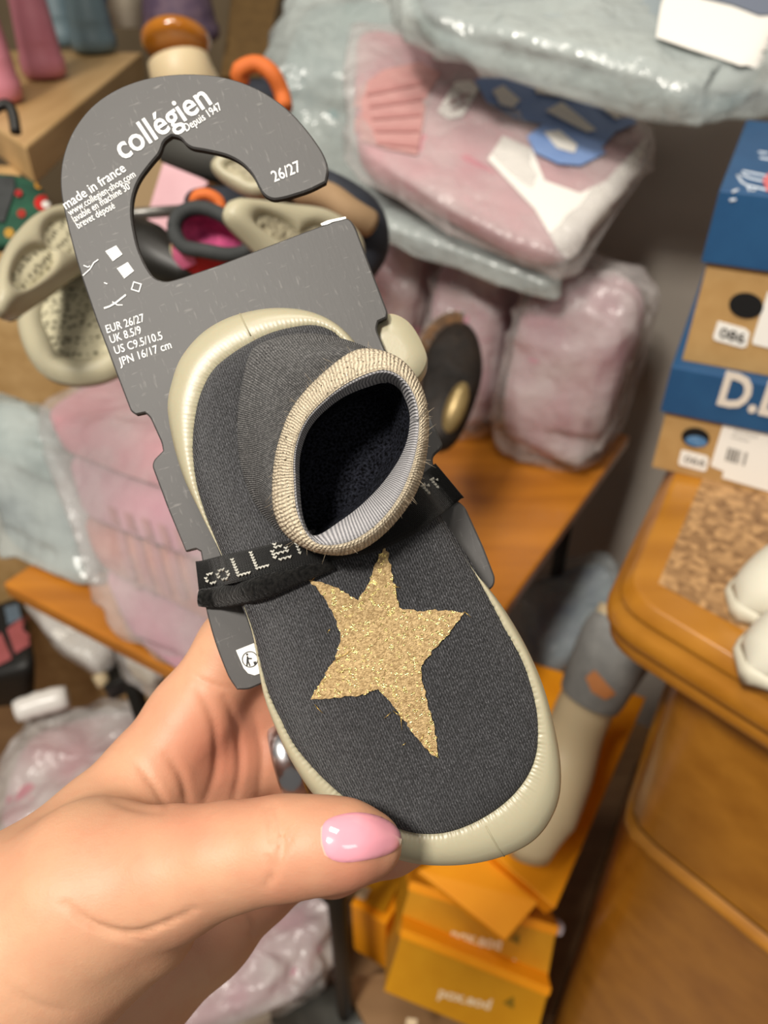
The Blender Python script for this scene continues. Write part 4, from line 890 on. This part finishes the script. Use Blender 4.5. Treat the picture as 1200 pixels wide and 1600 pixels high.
LIPM.l(LIPM.mix(LIPM.mth('MULTIPLY_ADD', nf, .4, LIPM.mth('MULTIPLY', rb, .6)), lin('#606269'), lin('#bdbabb')), LIPM.b.inputs['Base Color']); LIPM.b.inputs['Roughness'].default_value = .9; LIPM.bump(LIPM.mth('MULTIPLY_ADD', nf, .6, rb), .0005, .9); LIPM = LIPM.m
lipR = [mid(R1, R2, .90, .0012, 0)-np.array([0, 0, .0003]), mid(R2, R3, .0, .0007, 0), mid(R2, R3, .35, .0012, 0), mid(R2, R3, .65, .0008, 0), mid(R2, R3, 1.0, -.0012, 0), R3-np.array([0, 0, .006])]
cR = R3.mean(0)
V, Fc = loft(lipR); per = np.tile(np.linspace(0, .14, NT_), len(lipR)); hgt = np.repeat(np.linspace(0, .008, len(lipR)), NT_)
mesh('inner_cuff', V, Fc, LIPM, slip, True, MC, np.column_stack([per, hgt]))
TERRY = NT('black_terry'); nf = TERRY.noise(1300, None, 3); TERRY.l(TERRY.mix(TERRY.ramp(nf, .35, .75), lin('#040405'), lin('#2b2d36')), TERRY.b.inputs['Base Color']); TERRY.b.inputs['Roughness'].default_value = 1; TERRY.b.inputs['Specular IOR Level'].default_value = .05; TERRY.bump(nf, .0012, 1.0); TERRY = TERRY.m
linR = [R3-np.array([0, 0, .0045])]
for s in (.25, .5, .75, 1.0):
    q = R3.copy(); q[:, :2] = cR[:2]+(R3[:, :2]-cR[:2])*(1.03-.10*s)+np.array([-.004, .002])*s; q[:, 2] = R3[:, 2]-.004-s*(R3[:, 2]-.004-.0155); linR.append(q)
q = linR[-1].copy(); q[:, :2] = q[:, :2].mean(0)+(q[:, :2]-q[:, :2].mean(0))*.05; linR.append(q)
V, Fc = loft(linR, True, False, True); mesh('terry_lining', V, Fc, TERRY, slip, True, MC)
# fuzz along the cuff edge
fz = []
for i in range(260):
    j = rng.integers(NT_); s = rng.random(); p = mid(R1, R2, .5, .002, 0)[j] if False else (R1[j]*(1-s)+R2[j]*s)+np.array([0, 0, .0018]); q = norm(np.append((p-cR)[:2], .002)+rng.normal(0, .006, 3)); l_ = rng.uniform(.0008, .0024)
    e_ = rng.normal(0, .0004, 3); fz.append(tube([wl(p), wl(p+q*l_*.5+e_), wl(p+q*l_+e_*2)], [.00004, .000035, .00002], 3))
o = mesh('cuff_fuzz', *merge(fz), mat('fuzz', '#b6a58c', None, .9), slip); o['kind'] = 'stuff'
# gold star
star = [(602, 850), (608, 880), (615, 908), (625, 950), (650, 954), (690, 953), (725, 957), (700, 990), (657, 1040), (660, 1070), (672, 1110), (682, 1150), (684, 1184), (664, 1168), (645, 1145), (628, 1120), (612, 1098), (591, 1077), (560, 1086), (520, 1090), (485, 1091), (505, 1060), (521, 1033), (534, 999), (525, 965), (505, 930), (482, 904), (505, 910), (532, 922), (560, 937), (575, 915), (586, 880)]
V, Fc = drape(star, foot_tree, .00055, 4.5, 0, 1.1)
GS = NT('gold_lurex'); tc = GS.n('ShaderNodeTexCoord').outputs['Object']; nf = GS.noise(1400, tc, 2); fine = GS.noise(2600, tc, 2); vo = GS.n('ShaderNodeTexVoronoi', i_Scale=1500); GS.l(tc, vo.inputs['Vector'])
sc = GS.n('ShaderNodeSeparateColor'); GS.l(vo.outputs['Color'], sc.inputs[0]); g = GS.ramp(sc.outputs[0], .82, .86)
base = GS.mix(GS.ramp(nf, .35, .65), lin('#94794f'), lin('#c6aa7b')); GS.l(GS.mix(g, base, lin('#f4dc92')), GS.b.inputs['Base Color'])
GS.l(GS.mth('MULTIPLY', g, .95), GS.b.inputs['Metallic']); GS.l(GS.mth('MULTIPLY_ADD', g, -.55, .8), GS.b.inputs['Roughness'])
hg = GS.mth('MULTIPLY_ADD', sc.outputs[1], .6, fine); GS.bump(hg, .0005, 1.0)
mesh('gold_star', V, Fc, GS.m, slip)
thr = []
for (x, y) in ((486, 908), (512, 988), (600, 1122), (614, 1110), (628, 1140), (634, 1160), (655, 1160), (492, 1100), (725, 955), (626, 918), (684, 1182), (520, 1034), (665, 1168)):
    hit = foot_tree.ray_cast(Vector(CAM), Vector(ray(x, y)).normalized())[0]
    if hit is None: continue
    h_ = np.array(hit); d_ = Uv*rng.normal(0, .0022)+Vv*rng.normal(0, .0018); thr.append(tube([h_+Nv*.0005, h_+d_*.5+Nv*.0014, h_+d_+Nv*.0008], .00008, 4))
o = mesh('gold_thread', *merge(thr), mat('gold_thread', '#d8b25a', None, .35, metal=.8), slip); o['kind'] = 'stuff'

# second slipper behind the card: its beige sole shows at the right
P_ = np.array([lc(x, y, 0) for x, y in spline([(560, 520), (600, 482), (640, 495), (668, 545), (662, 575), (640, 592), (590, 600), (555, 560)], 60, True)])
s2 = thing('slipper', 'matching second slipper behind the card, its beige heel showing at the right edge', 'slipper', onp(630, 560, -.02))
def rs(k_, h): c_ = P_.mean(0); q = c_+(P_-c_)*k_; q[:, 2] = h; return q
mesh('rubber_sole', *loft([rs(.4, -.0035), rs(.95, -.0035), rs(1, -.007), rs(1.0, -.012), rs(.93, -.016), rs(.8, -.017)], True, True, True), RUB, s2, True, MC)
mesh('knit_upper', *loft([rs(.84, -.016), rs(.86, -.022), rs(.7, -.032), rs(.4, -.036)], True, True, True), CHAR, s2, True, MC)

# elastic band across card and slipper
alltree = bvh(upper, ankle, sole, cb)
bpx = [(308, 900), (322, 898), (345, 892), (380, 884), (430, 872), (480, 862), (530, 850), (580, 835), (630, 808), (662, 782), (684, 765), (696, 755), (702, 750)]
wpx = [46, 46, 46, 46, 46, 46, 46, 50, 56, 62, 66, 68, 68]
cl = spline(bpx, 90); ww = np.interp(np.linspace(0, 1, 90), np.linspace(0, 1, len(wpx)), wpx)
btree = bvh(upper, sole, cb)
grid = []; NA = 11
hs = np.zeros((90, NA)); base2 = np.zeros((90, NA, 2))
for i, (c_, w_) in enumerate(zip(cl, ww)):
    tg = norm(cl[min(i+1, 89)]-cl[max(i-1, 0)]); nn = np.array([-tg[1], tg[0]])
    for j in range(NA):
        s = (j/(NA-1)-.5); p = c_+nn*w_*s; hit = btree.ray_cast(Vector(CAM), Vector(ray(*p)).normalized())[0]
        h_ = 0.0 if hit is None else max(0.0, float((np.array(hit)-O0)@Nv))
        hs[i, j] = h_
prof_h = hs.max(1)
for it in range(0):
    for i in range(1, 89):
        prof_h[i] = max(prof_h[i], .5*(prof_h[i-1]+prof_h[i+1]))
pad = np.concatenate([[prof_h[0]]*3, prof_h, [prof_h[-1]]*3]); prof_h = np.maximum(prof_h, np.convolve(pad, np.ones(7)/7, 'valid'))
band = thing('elastic_band', 'black knitted elastic band with white letters wrapped round the card and slipper', 'band', onp(480, 862, .02))
V = []; Fc = []
BP = np.zeros((90, NA, 3))
for i, (c_, w_) in enumerate(zip(cl, ww)):
    tg = norm(cl[min(i+1, 89)]-cl[max(i-1, 0)]); nn = np.array([-tg[1], tg[0]])
    for j in range(NA):
        s = (j/(NA-1)-.5); edge = 1-(abs(s)*2)**4
        BP[i, j] = onp(*(c_+nn*w_*s), prof_h[i]+.0006+.0012*edge)
V = [p for r in BP for p in r]+[p-Nv*.0012 for r in BP for p in r]; n0 = 90*NA
for i in range(89):
    for j in range(NA-1):
        a = i*NA+j; Fc.append((a, a+1, a+NA+1, a+NA)); Fc.append((n0+a, n0+a+NA, n0+a+NA+1, n0+a+1))
    Fc.append((i*NA, (i+1)*NA, n0+(i+1)*NA, n0+i*NA)); a = i*NA+NA-1; Fc.append((a, n0+a, n0+a+NA, a+NA))
UVb = np.array([((i % (90*NA))//NA*.0013, (i % NA)*.0011) for i in range(len(V))])
BANDK = knit('black_band_knit', '#030303', '#1d1c1b', .0011, .0009, .0003, .5)
bo = mesh('band_strap', V, Fc, BANDK, band, True, None, UVb)
# the part of the strap behind the card
e0_, e1_ = BP[0], BP[-1]
back = [e0_, e0_-Nv*.004-Uv*.0006, e0_-Nv*.006+Uv*.004, e1_*0+np.array([p-Nv*.006-Uv*.004 for p in e1_]), e1_-Nv*.004+Uv*.0006, e1_]
V = [p for r in back for p in r]; Fc = [(a*NA+j, a*NA+j+1, (a+1)*NA+j+1, (a+1)*NA+j) for a in range(5) for j in range(NA-1)]
mesh('strap_back', V, Fc, BANDK, band, True, None, np.zeros((len(V), 2)))
# thick rolled lower edge at the left
rl = []; q = spline([(312, 934), (330, 934), (362, 930), (400, 920), (450, 903), (490, 890), (520, 880)], 30)
for p in q:
    hit = btree.ray_cast(Vector(CAM), Vector(ray(*p)).normalized())[0]; h_ = max(.0, float((np.array(hit)-O0)@Nv)) if hit else 0; rl.append(h_)
rl = np.convolve(np.concatenate([[rl[0]]*3, rl, [rl[-1]]*3]), np.ones(7)/7, 'valid')
mesh('rolled_edge', *tube([onp(*p, h_+.0012) for p, h_ in zip(q, rl)], list(np.interp(np.linspace(0, 1, 30), [0, .15, .5, 1], [.0026, .0034, .0034, .0016])), 12), mat('black_fuzz', '#060606', '#181716', .95, 900, .0008, spec=.1, sheen=.1), band)
# knitted letters, stitch by stitch
GL = {'c': ['.##', '#..', '#..', '.##'], 'o': ['.##.', '#..#', '#..#', '.##.'], 'L': ['#...', '#...', '#...', '#...', '#...', '#...', '####'], 'e': ['..#.', '.#..', '.##.', '#..#', '####', '#...', '.###'], 'r': ['##.', '#.#', '#..', '#..']}
STW = mat('white_yarn', '#b9b7ae', '#a5a39a', .9, 600, .0003)
bandtree = bvh(bo)
def yarn(ch, ox, oy, cw, chh, ang, parent):
    pr_ = []; ca, sa = math.cos(ang), math.sin(ang); rows = GL[ch]
    for r, row in enumerate(rows):
        for c_, v in enumerate(row):
            if v != '#': continue
            x = c_*cw; y = (r-len(rows))*chh
            def P(dx, dy):
                X = x+dx+(-(y+dy)*-.12); Y = y+dy; p = (ox+X*ca-Y*sa, oy+X*sa+Y*ca); h_ = bandtree.ray_cast(Vector(CAM), Vector(ray(*p)).normalized())[0]
                return np.array(h_)+Nv*.00035 if h_ else None
            pts = [P(-.45*cw, -.25*chh), P(0, .3*chh), P(.45*cw, -.25*chh)]
            if all(p is not None for p in pts): pr_.append(tube(pts, [.00022, .00038, .00022], 6))
    if pr_: mesh('knitted_letter', *merge(pr_), STW, parent)
an = math.radians(-15)
for ch, x, y, cw, chh in (('c', 328, 917, 5.2, 4.9), ('o', 346, 911, 5.2, 4.9), ('L', 375, 903, 5.6, 4.4), ('L', 404, 892, 5.6, 4.4), ('e', 434, 880, 7.2, 5.0), ('r', 471, 868, 5, 5)):
    yarn(ch, x, y, cw, chh, an, bo)
for ch, x, y in (('r', 673, 774), ('r', 687, 765)):
    yarn(ch, x, y, 3.6, 5, math.radians(-35), bo)

# ------------------------------------------------------------------ the hand
DK_ = .96
PR = {}
def cap(G, a, b, ra, rb):
    A_ = at(*a); B_ = at(*b); return (G, A_, B_, ra*a[2]/F, rb*b[2]/F)
prims = [
  # thumb
  cap(0, (586, 1320, .190), (545, 1318, .188), 42, 57), cap(0, (545, 1318, .188), (490, 1320, .188), 58, 64), cap(0, (490, 1320, .188), (432, 1325, .190), 64, 70),
  cap(0, (432, 1325, .190), (350, 1340, .193), 70, 76), cap(0, (350, 1340, .193), (265, 1365, .198), 76, 95), cap(0, (265, 1365, .198), (150, 1395, .204), 95, 135),
  cap(0, (150, 1395, .204), (40, 1480, .208), 135, 165), cap(0, (40, 1480, .208), (-160, 1640, .21), 165, 190), cap(0, (235, 1450, .204), (100, 1500, .206), 70, 120),
  # index metacarpal to first phalanx
  cap(1, (30, 1455, .222), (165, 1305, .236), 120, 93), cap(1, (165, 1305, .236), (240, 1218, .246), 93, 78), cap(1, (240, 1215, .246), (300, 1125, .252), 78, 68), cap(1, (300, 1125, .252), (372, 1010, .256), 68, 58),
  cap(1, (372, 1010, .256), (470, 930, .262), 58, 50), cap(1, (470, 930, .262), (585, 905, .264), 50, 44),
  cap(1, (372, 1010, .262), (420, 1110, .268), 50, 50), cap(1, (345, 1120, .262), (450, 1120, .270), 60, 52), cap(1, (420, 1110, .268), (470, 1215, .270), 50, 50),
  # palm
  cap(1, (250, 1260, .250), (345, 1185, .258), 80, 62), cap(1, (200, 1330, .240), (330, 1290, .256), 100, 72),
  # middle finger across behind the slipper
  cap(1, (345, 1210, .260), (440, 1175, .266), 58, 52), cap(1, (440, 1175, .266), (560, 1130, .268), 52, 48), cap(1, (560, 1130, .268), (670, 1120, .264), 48, 42), cap(1, (670, 1120, .264), (730, 1130, .262), 42, 36),
  # ring finger, seen below the thumb and toe
  cap(2, (300, 1330, .258), (420, 1330, .262), 80, 64), cap(2, (420, 1330, .262), (520, 1345, .256), 60, 50), cap(2, (520, 1345, .256), (610, 1320, .251), 50, 44), cap(2, (610, 1320, .249), (690, 1290, .250), 44, 38),
  # little finger base and heel of the palm
  cap(2, (395, 1385, .262), (440, 1362, .262), 62, 52), cap(2, (395, 1385, .262), (315, 1440, .262), 62, 88), cap(2, (315, 1440, .262), (200, 1520, .258), 88, 112), cap(2, (200, 1520, .258), (60, 1640, .25), 112, 150), cap(2, (60, 1640, .25), (-120, 1760, .24), 150, 170), cap(2, (300, 1300, .258), (200, 1440, .254), 70, 90),
]
VX = .0011
lo = np.min([np.minimum(p[1]-p[3], p[2]-p[4]) for p in prims], 0)-.006; hi = np.max([np.maximum(p[1]+p[3], p[2]+p[4]) for p in prims], 0)+.006
nx, ny, nz3 = [int(v) for v in np.ceil((hi-lo)/VX)+1]
gx, gy, gz = [lo[i]+VX*np.arange(k_) for i, k_ in enumerate((nx, ny, nz3))]
fields = {}
for G, A_, B_, ra, rb in prims:
    f_ = fields.setdefault(G, np.full((nx, ny, nz3), .05, np.float32))
    m_ = .022; l2 = np.minimum(A_-ra, B_-rb)-m_; h2 = np.maximum(A_+ra, B_+rb)+m_
    s_ = [slice(max(0, int((l2[i]-lo[i])/VX)), max(0, int((h2[i]-lo[i])/VX)+2)) for i in range(3)]
    X, Y, Z = np.meshgrid(gx[s_[0]], gy[s_[1]], gz[s_[2]], indexing='ij'); ab = B_-A_; L2 = ab@ab
    tt = np.clip(((X-A_[0])*ab[0]+(Y-A_[1])*ab[1]+(Z-A_[2])*ab[2])/L2, 0, 1)
    d_ = np.sqrt((X-A_[0]-tt*ab[0])**2+(Y-A_[1]-tt*ab[1])**2+(Z-A_[2]-tt*ab[2])**2)-(ra+(rb-ra)*tt)
    kk = {0: .006, 1: .0055, 2: .004}[G]; c_ = f_[s_[0], s_[1], s_[2]]; hmix = np.clip(.5+.5*(c_-d_)/kk, 0, 1)
    f_[s_[0], s_[1], s_[2]] = c_*(1-hmix)+d_*hmix-kk*hmix*(1-hmix)
def smin(a, b, kk): h_ = np.clip(.5+.5*(a-b)/kk, 0, 1); return a*(1-h_)+b*h_-kk*h_*(1-h_)
FD = smin(smin(fields[0], fields[1], .014), fields[2], .0022)
FD[[0, -1]] = .05; FD[:, [0, -1]] = .05; FD[:, :, [0, -1]] = .05
def surface_nets(Fv, org, h_):
    sgn = Fv < 0; c = np.zeros(tuple(k_-1 for k_ in Fv.shape), np.int8)
    for dx in (0, 1):
        for dy in (0, 1):
            for dz in (0, 1): c += sgn[dx:Fv.shape[0]-1+dx, dy:Fv.shape[1]-1+dy, dz:Fv.shape[2]-1+dz]
    act = (c > 0) & (c < 8); ids = np.full(act.shape, -1, np.int64); cells = np.argwhere(act); ids[act] = np.arange(len(cells))
    acc = np.zeros((len(cells), 3)); cnt = np.zeros(len(cells)); cr = [(i, j, k_) for i in (0, 1) for j in (0, 1) for k_ in (0, 1)]
    for a in cr:
        for ax_ in range(3):
            if a[ax_]: continue
            b = list(a); b[ax_] = 1
            fa = Fv[cells[:, 0]+a[0], cells[:, 1]+a[1], cells[:, 2]+a[2]]; fb = Fv[cells[:, 0]+b[0], cells[:, 1]+b[1], cells[:, 2]+b[2]]
            m_ = (fa < 0) != (fb < 0); t_ = np.where(m_, fa/(fa-fb+1e-20), 0); p = np.array(a, float)+t_[:, None]*(np.array(b)-np.array(a)); acc[m_] += p[m_]; cnt[m_] += 1
    Vv_ = org+h_*(cells+acc/cnt[:, None]); Q_ = []
    for ax_ in range(3):
        sl0 = [slice(None)]*3; sl1 = [slice(None)]*3; sl0[ax_] = slice(0, -1); sl1[ax_] = slice(1, None)
        e = np.argwhere(sgn[tuple(sl0)] != sgn[tuple(sl1)]); flip = sgn[tuple(sl0)][tuple(e.T)]
        u, v = [(1, 2), (2, 0), (0, 1)][ax_]; ok = (e[:, u] > 0) & (e[:, v] > 0) & (e[:, u] < act.shape[u]) & (e[:, v] < act.shape[v]) & (e[:, ax_] < act.shape[ax_]); e = e[ok]; flip = flip[ok]
        def cid(du, dv): q_ = e.copy(); q_[:, u] -= du; q_[:, v] -= dv; return ids[tuple(q_.T)]
        quad = np.stack([cid(1, 1), cid(0, 1), cid(0, 0), cid(1, 0)], 1); quad[~flip] = quad[~flip][:, ::-1]; Q_.append(quad)
    return Vv_, np.concatenate(Q_)
HV, HF = surface_nets(FD, lo, VX)
# smooth once, then press in the skin creases
def vnormals(V_, F_):
    n_ = np.cross(V_[F_[:, 2]]-V_[F_[:, 0]], V_[F_[:, 3]]-V_[F_[:, 1]]); o_ = np.zeros_like(V_)
    for k_ in range(4): np.add.at(o_, F_[:, k_], n_)
    return o_/(np.linalg.norm(o_, axis=1, keepdims=True)+1e-12)
for it in range(3):
    s_ = np.zeros_like(HV); c_ = np.zeros(len(HV))
    for a, b in ((0, 1), (1, 2), (2, 3), (3, 0)):
        np.add.at(s_, HF[:, a], HV[HF[:, b]]); np.add.at(c_, HF[:, a], 1); np.add.at(s_, HF[:, b], HV[HF[:, a]]); np.add.at(c_, HF[:, b], 1)
    HV = HV*.5+.5*s_/c_[:, None]
NR = vnormals(HV, HF)
rel = HV-CAM; dz_ = rel@FW; PX = np.stack([600+F*(rel@RT)/dz_, 800-F*(rel@UP)/dz_], 1); facing = (NR*rel).sum(1) < 0
def crease(pts, wdt, dep, dmax=9, dmin=0):
    global HV
    q = spline(pts, 40); d_ = np.full(len(HV), 1e9); tt = np.zeros(len(HV))
    for i in range(39):
        a, b = q[i], q[i+1]; ab = b-a; s = np.clip(((PX-a)@ab)/(ab@ab), 0, 1); dd_ = np.linalg.norm(PX-a-s[:, None]*ab, axis=1); m_ = dd_ < d_; d_[m_] = dd_[m_]; tt[m_] = (i+s[m_])/39
    m_ = facing & (d_ < wdt*4) & (dz_ < dmax) & (dz_ > dmin); HV[m_] -= NR[m_]*(dep*np.exp(-(d_[m_]/wdt)**2)*np.sin(np.pi*np.clip(tt[m_], .06, .94))**.5)[:, None]
for pts, wdt, dep in (([(428, 1258), (436, 1285), (440, 1320), (436, 1352)], 5, 0.00120), ([(415, 1262), (424, 1295), (427, 1325)], 4, 0.00080), ([(446, 1272), (452, 1300), (449, 1330)], 4, 0.00070), ([(420, 1340), (428, 1365), (415, 1385)], 5, 0.00080)):
    crease(pts, wdt, dep, .21)
for pts, wdt, dep in (([(100, 1412), (150, 1445), (210, 1458), (265, 1440), (305, 1420)], 5, .0010), ([(120, 1430), (160, 1455), (215, 1470)], 5, .0007), ([(10, 1540), (60, 1570), (110, 1582)], 6, .0004), ([(20, 1555), (55, 1575), (85, 1590)], 5, .0003), ([(175, 1250), (215, 1262), (255, 1268)], 7, .0006), ([(205, 1180), (240, 1225), (262, 1262)], 6, .0008)):
    crease(pts, wdt, dep, .235)
for pts, wdt, dep in (([(300, 1055), (330, 1070), (362, 1078)], 5, .0006), ([(310, 1075), (335, 1130), (338, 1200), (322, 1250)], 7, .0009), ([(352, 1090), (372, 1140), (376, 1200), (365, 1255)], 7, .0010), ([(262, 1180), (285, 1215), (295, 1262)], 7, .0010), ([(398, 1120), (410, 1180), (405, 1240)], 6, .0007), ([(470, 1388), (462, 1400), (452, 1412)], 5, .0011), ([(383, 1430), (392, 1448), (394, 1470)], 5, .0009)):
    crease(pts, wdt, dep, 9, .215)
k = NT('skin'); tc = k.n('ShaderNodeTexCoord').outputs['Object']; n1 = k.noise(28, tc, 3); n2 = k.noise(220, tc, 4); n3 = k.noise(1600, tc, 2)
at_ = k.n('ShaderNodeAttribute', attribute_name='flush_and_shade'); 
c_ = k.mix(k.ramp(n1, .35, .65), lin('#c79a7a'), lin('#bf8d70')); c_ = k.mix(k.mth('MULTIPLY', at_.outputs['Fac'], .75), c_, lin('#b56b56')); c_ = k.mix(k.mth('MULTIPLY', k.ramp(n2, .5, .75), .18), c_, lin('#c07a60'))
k.l(c_, k.b.inputs['Base Color']); k.b.inputs['Roughness'].default_value = .5; k.b.inputs['Specular IOR Level'].default_value = .35
k.b.inputs['Subsurface Weight'].default_value = .18; k.b.inputs['Subsurface Radius'].default_value = (1, .32, .18); k.b.inputs['Subsurface Scale'].default_value = .004
k.bump(k.mth('MULTIPLY_ADD', n3, .4, n2), .0004, .35); SKIN = k.m
hand = mesh('person', HV, HF, SKIN, None)
tag(hand, 'left hand with glossy pink thumbnail reaching in from the lower left, pinching the slipper toe', 'person')
fl = np.zeros(len(HV))  # skin redness, together with some palm shade painted into the colour
for (x, y, r, s) in ((350, 1170, 110, 1.0), (300, 1290, 60, .6), (560, 1370, 80, .8), (450, 1390, 80, .5), (500, 1290, 50, .3), (300, 1440, 70, .3)):
    fl = np.maximum(fl, s*np.exp(-(((PX[:, 0]-x)**2+(PX[:, 1]-y)**2)/r**2)))
at2 = hand.data.attributes.new('flush_and_shade', 'FLOAT', 'POINT'); at2.data.foreach_set('value', fl.astype(np.float32))
htree = bvh(hand)
nail = spline([(508, 1284), (530, 1274), (560, 1270), (592, 1276), (616, 1290), (627, 1307), (622, 1324), (602, 1336), (570, 1344), (536, 1347), (514, 1340), (505, 1322), (503, 1302)], 60, True)
V, Fc = drape([tuple(p) for p in nail], htree, .0002, 4, .0011, keep=True)
NAILM = mat('pink_nail_varnish', '#e59aa9', '#e39aa8', .08, 10, coat=1.0, spec=.6)
no = mesh('thumb_nail', V, Fc, NAILM, None); no.parent = hand; no['label'] = 'glossy pink painted thumbnail'
V, Fc = drape([(501, 1294), (509, 1284), (512, 1300), (510, 1325), (514, 1340), (507, 1336), (501, 1318)], htree, .0002, 4)
no = mesh('nail_base', V, Fc, mat('bare_nail', '#cf9f90', None, .4), None); no.parent = hand
# silver rings
SIL = mat('silver', '#c9c9cc', None, .24, metal=1.0)
def finger_ring(label, c_, ax_, r, w_, stone=False):
    t = thing('finger_ring', label, 'ring', c_); ax_ = norm(ax_); u = norm(np.cross(ax_, [0.3, .2, 1])); v = np.cross(ax_, u); rg = []
    for dz, dr in ((-w_, 0), (-w_*.8, .0009), (0, .0014), (w_*.8, .0009), (w_, 0), (w_*.6, -.0006), (-w_*.6, -.0006)):
        rg.append(np.array([c_+ax_*dz+(u*math.cos(a)+v*math.sin(a))*(r+dr) for a in np.linspace(0, 2*math.pi, 40, endpoint=False)]))
    mesh('ring_band', *loft(rg+[rg[0]]), SIL, t); return t, u, v
finger_ring('wide polished silver ring on the finger behind the slipper edge', at(452, 1180, .262), at(500, 1166, .263)-at(440, 1184, .262), 62*.262/F, .0042)
finger_ring('thin silver ring glimpsed under the lower corner of the card', at(398, 1050, .258), at(395, 1000, .262)-at(398, 1100, .258), 48*.258/F, .0016)
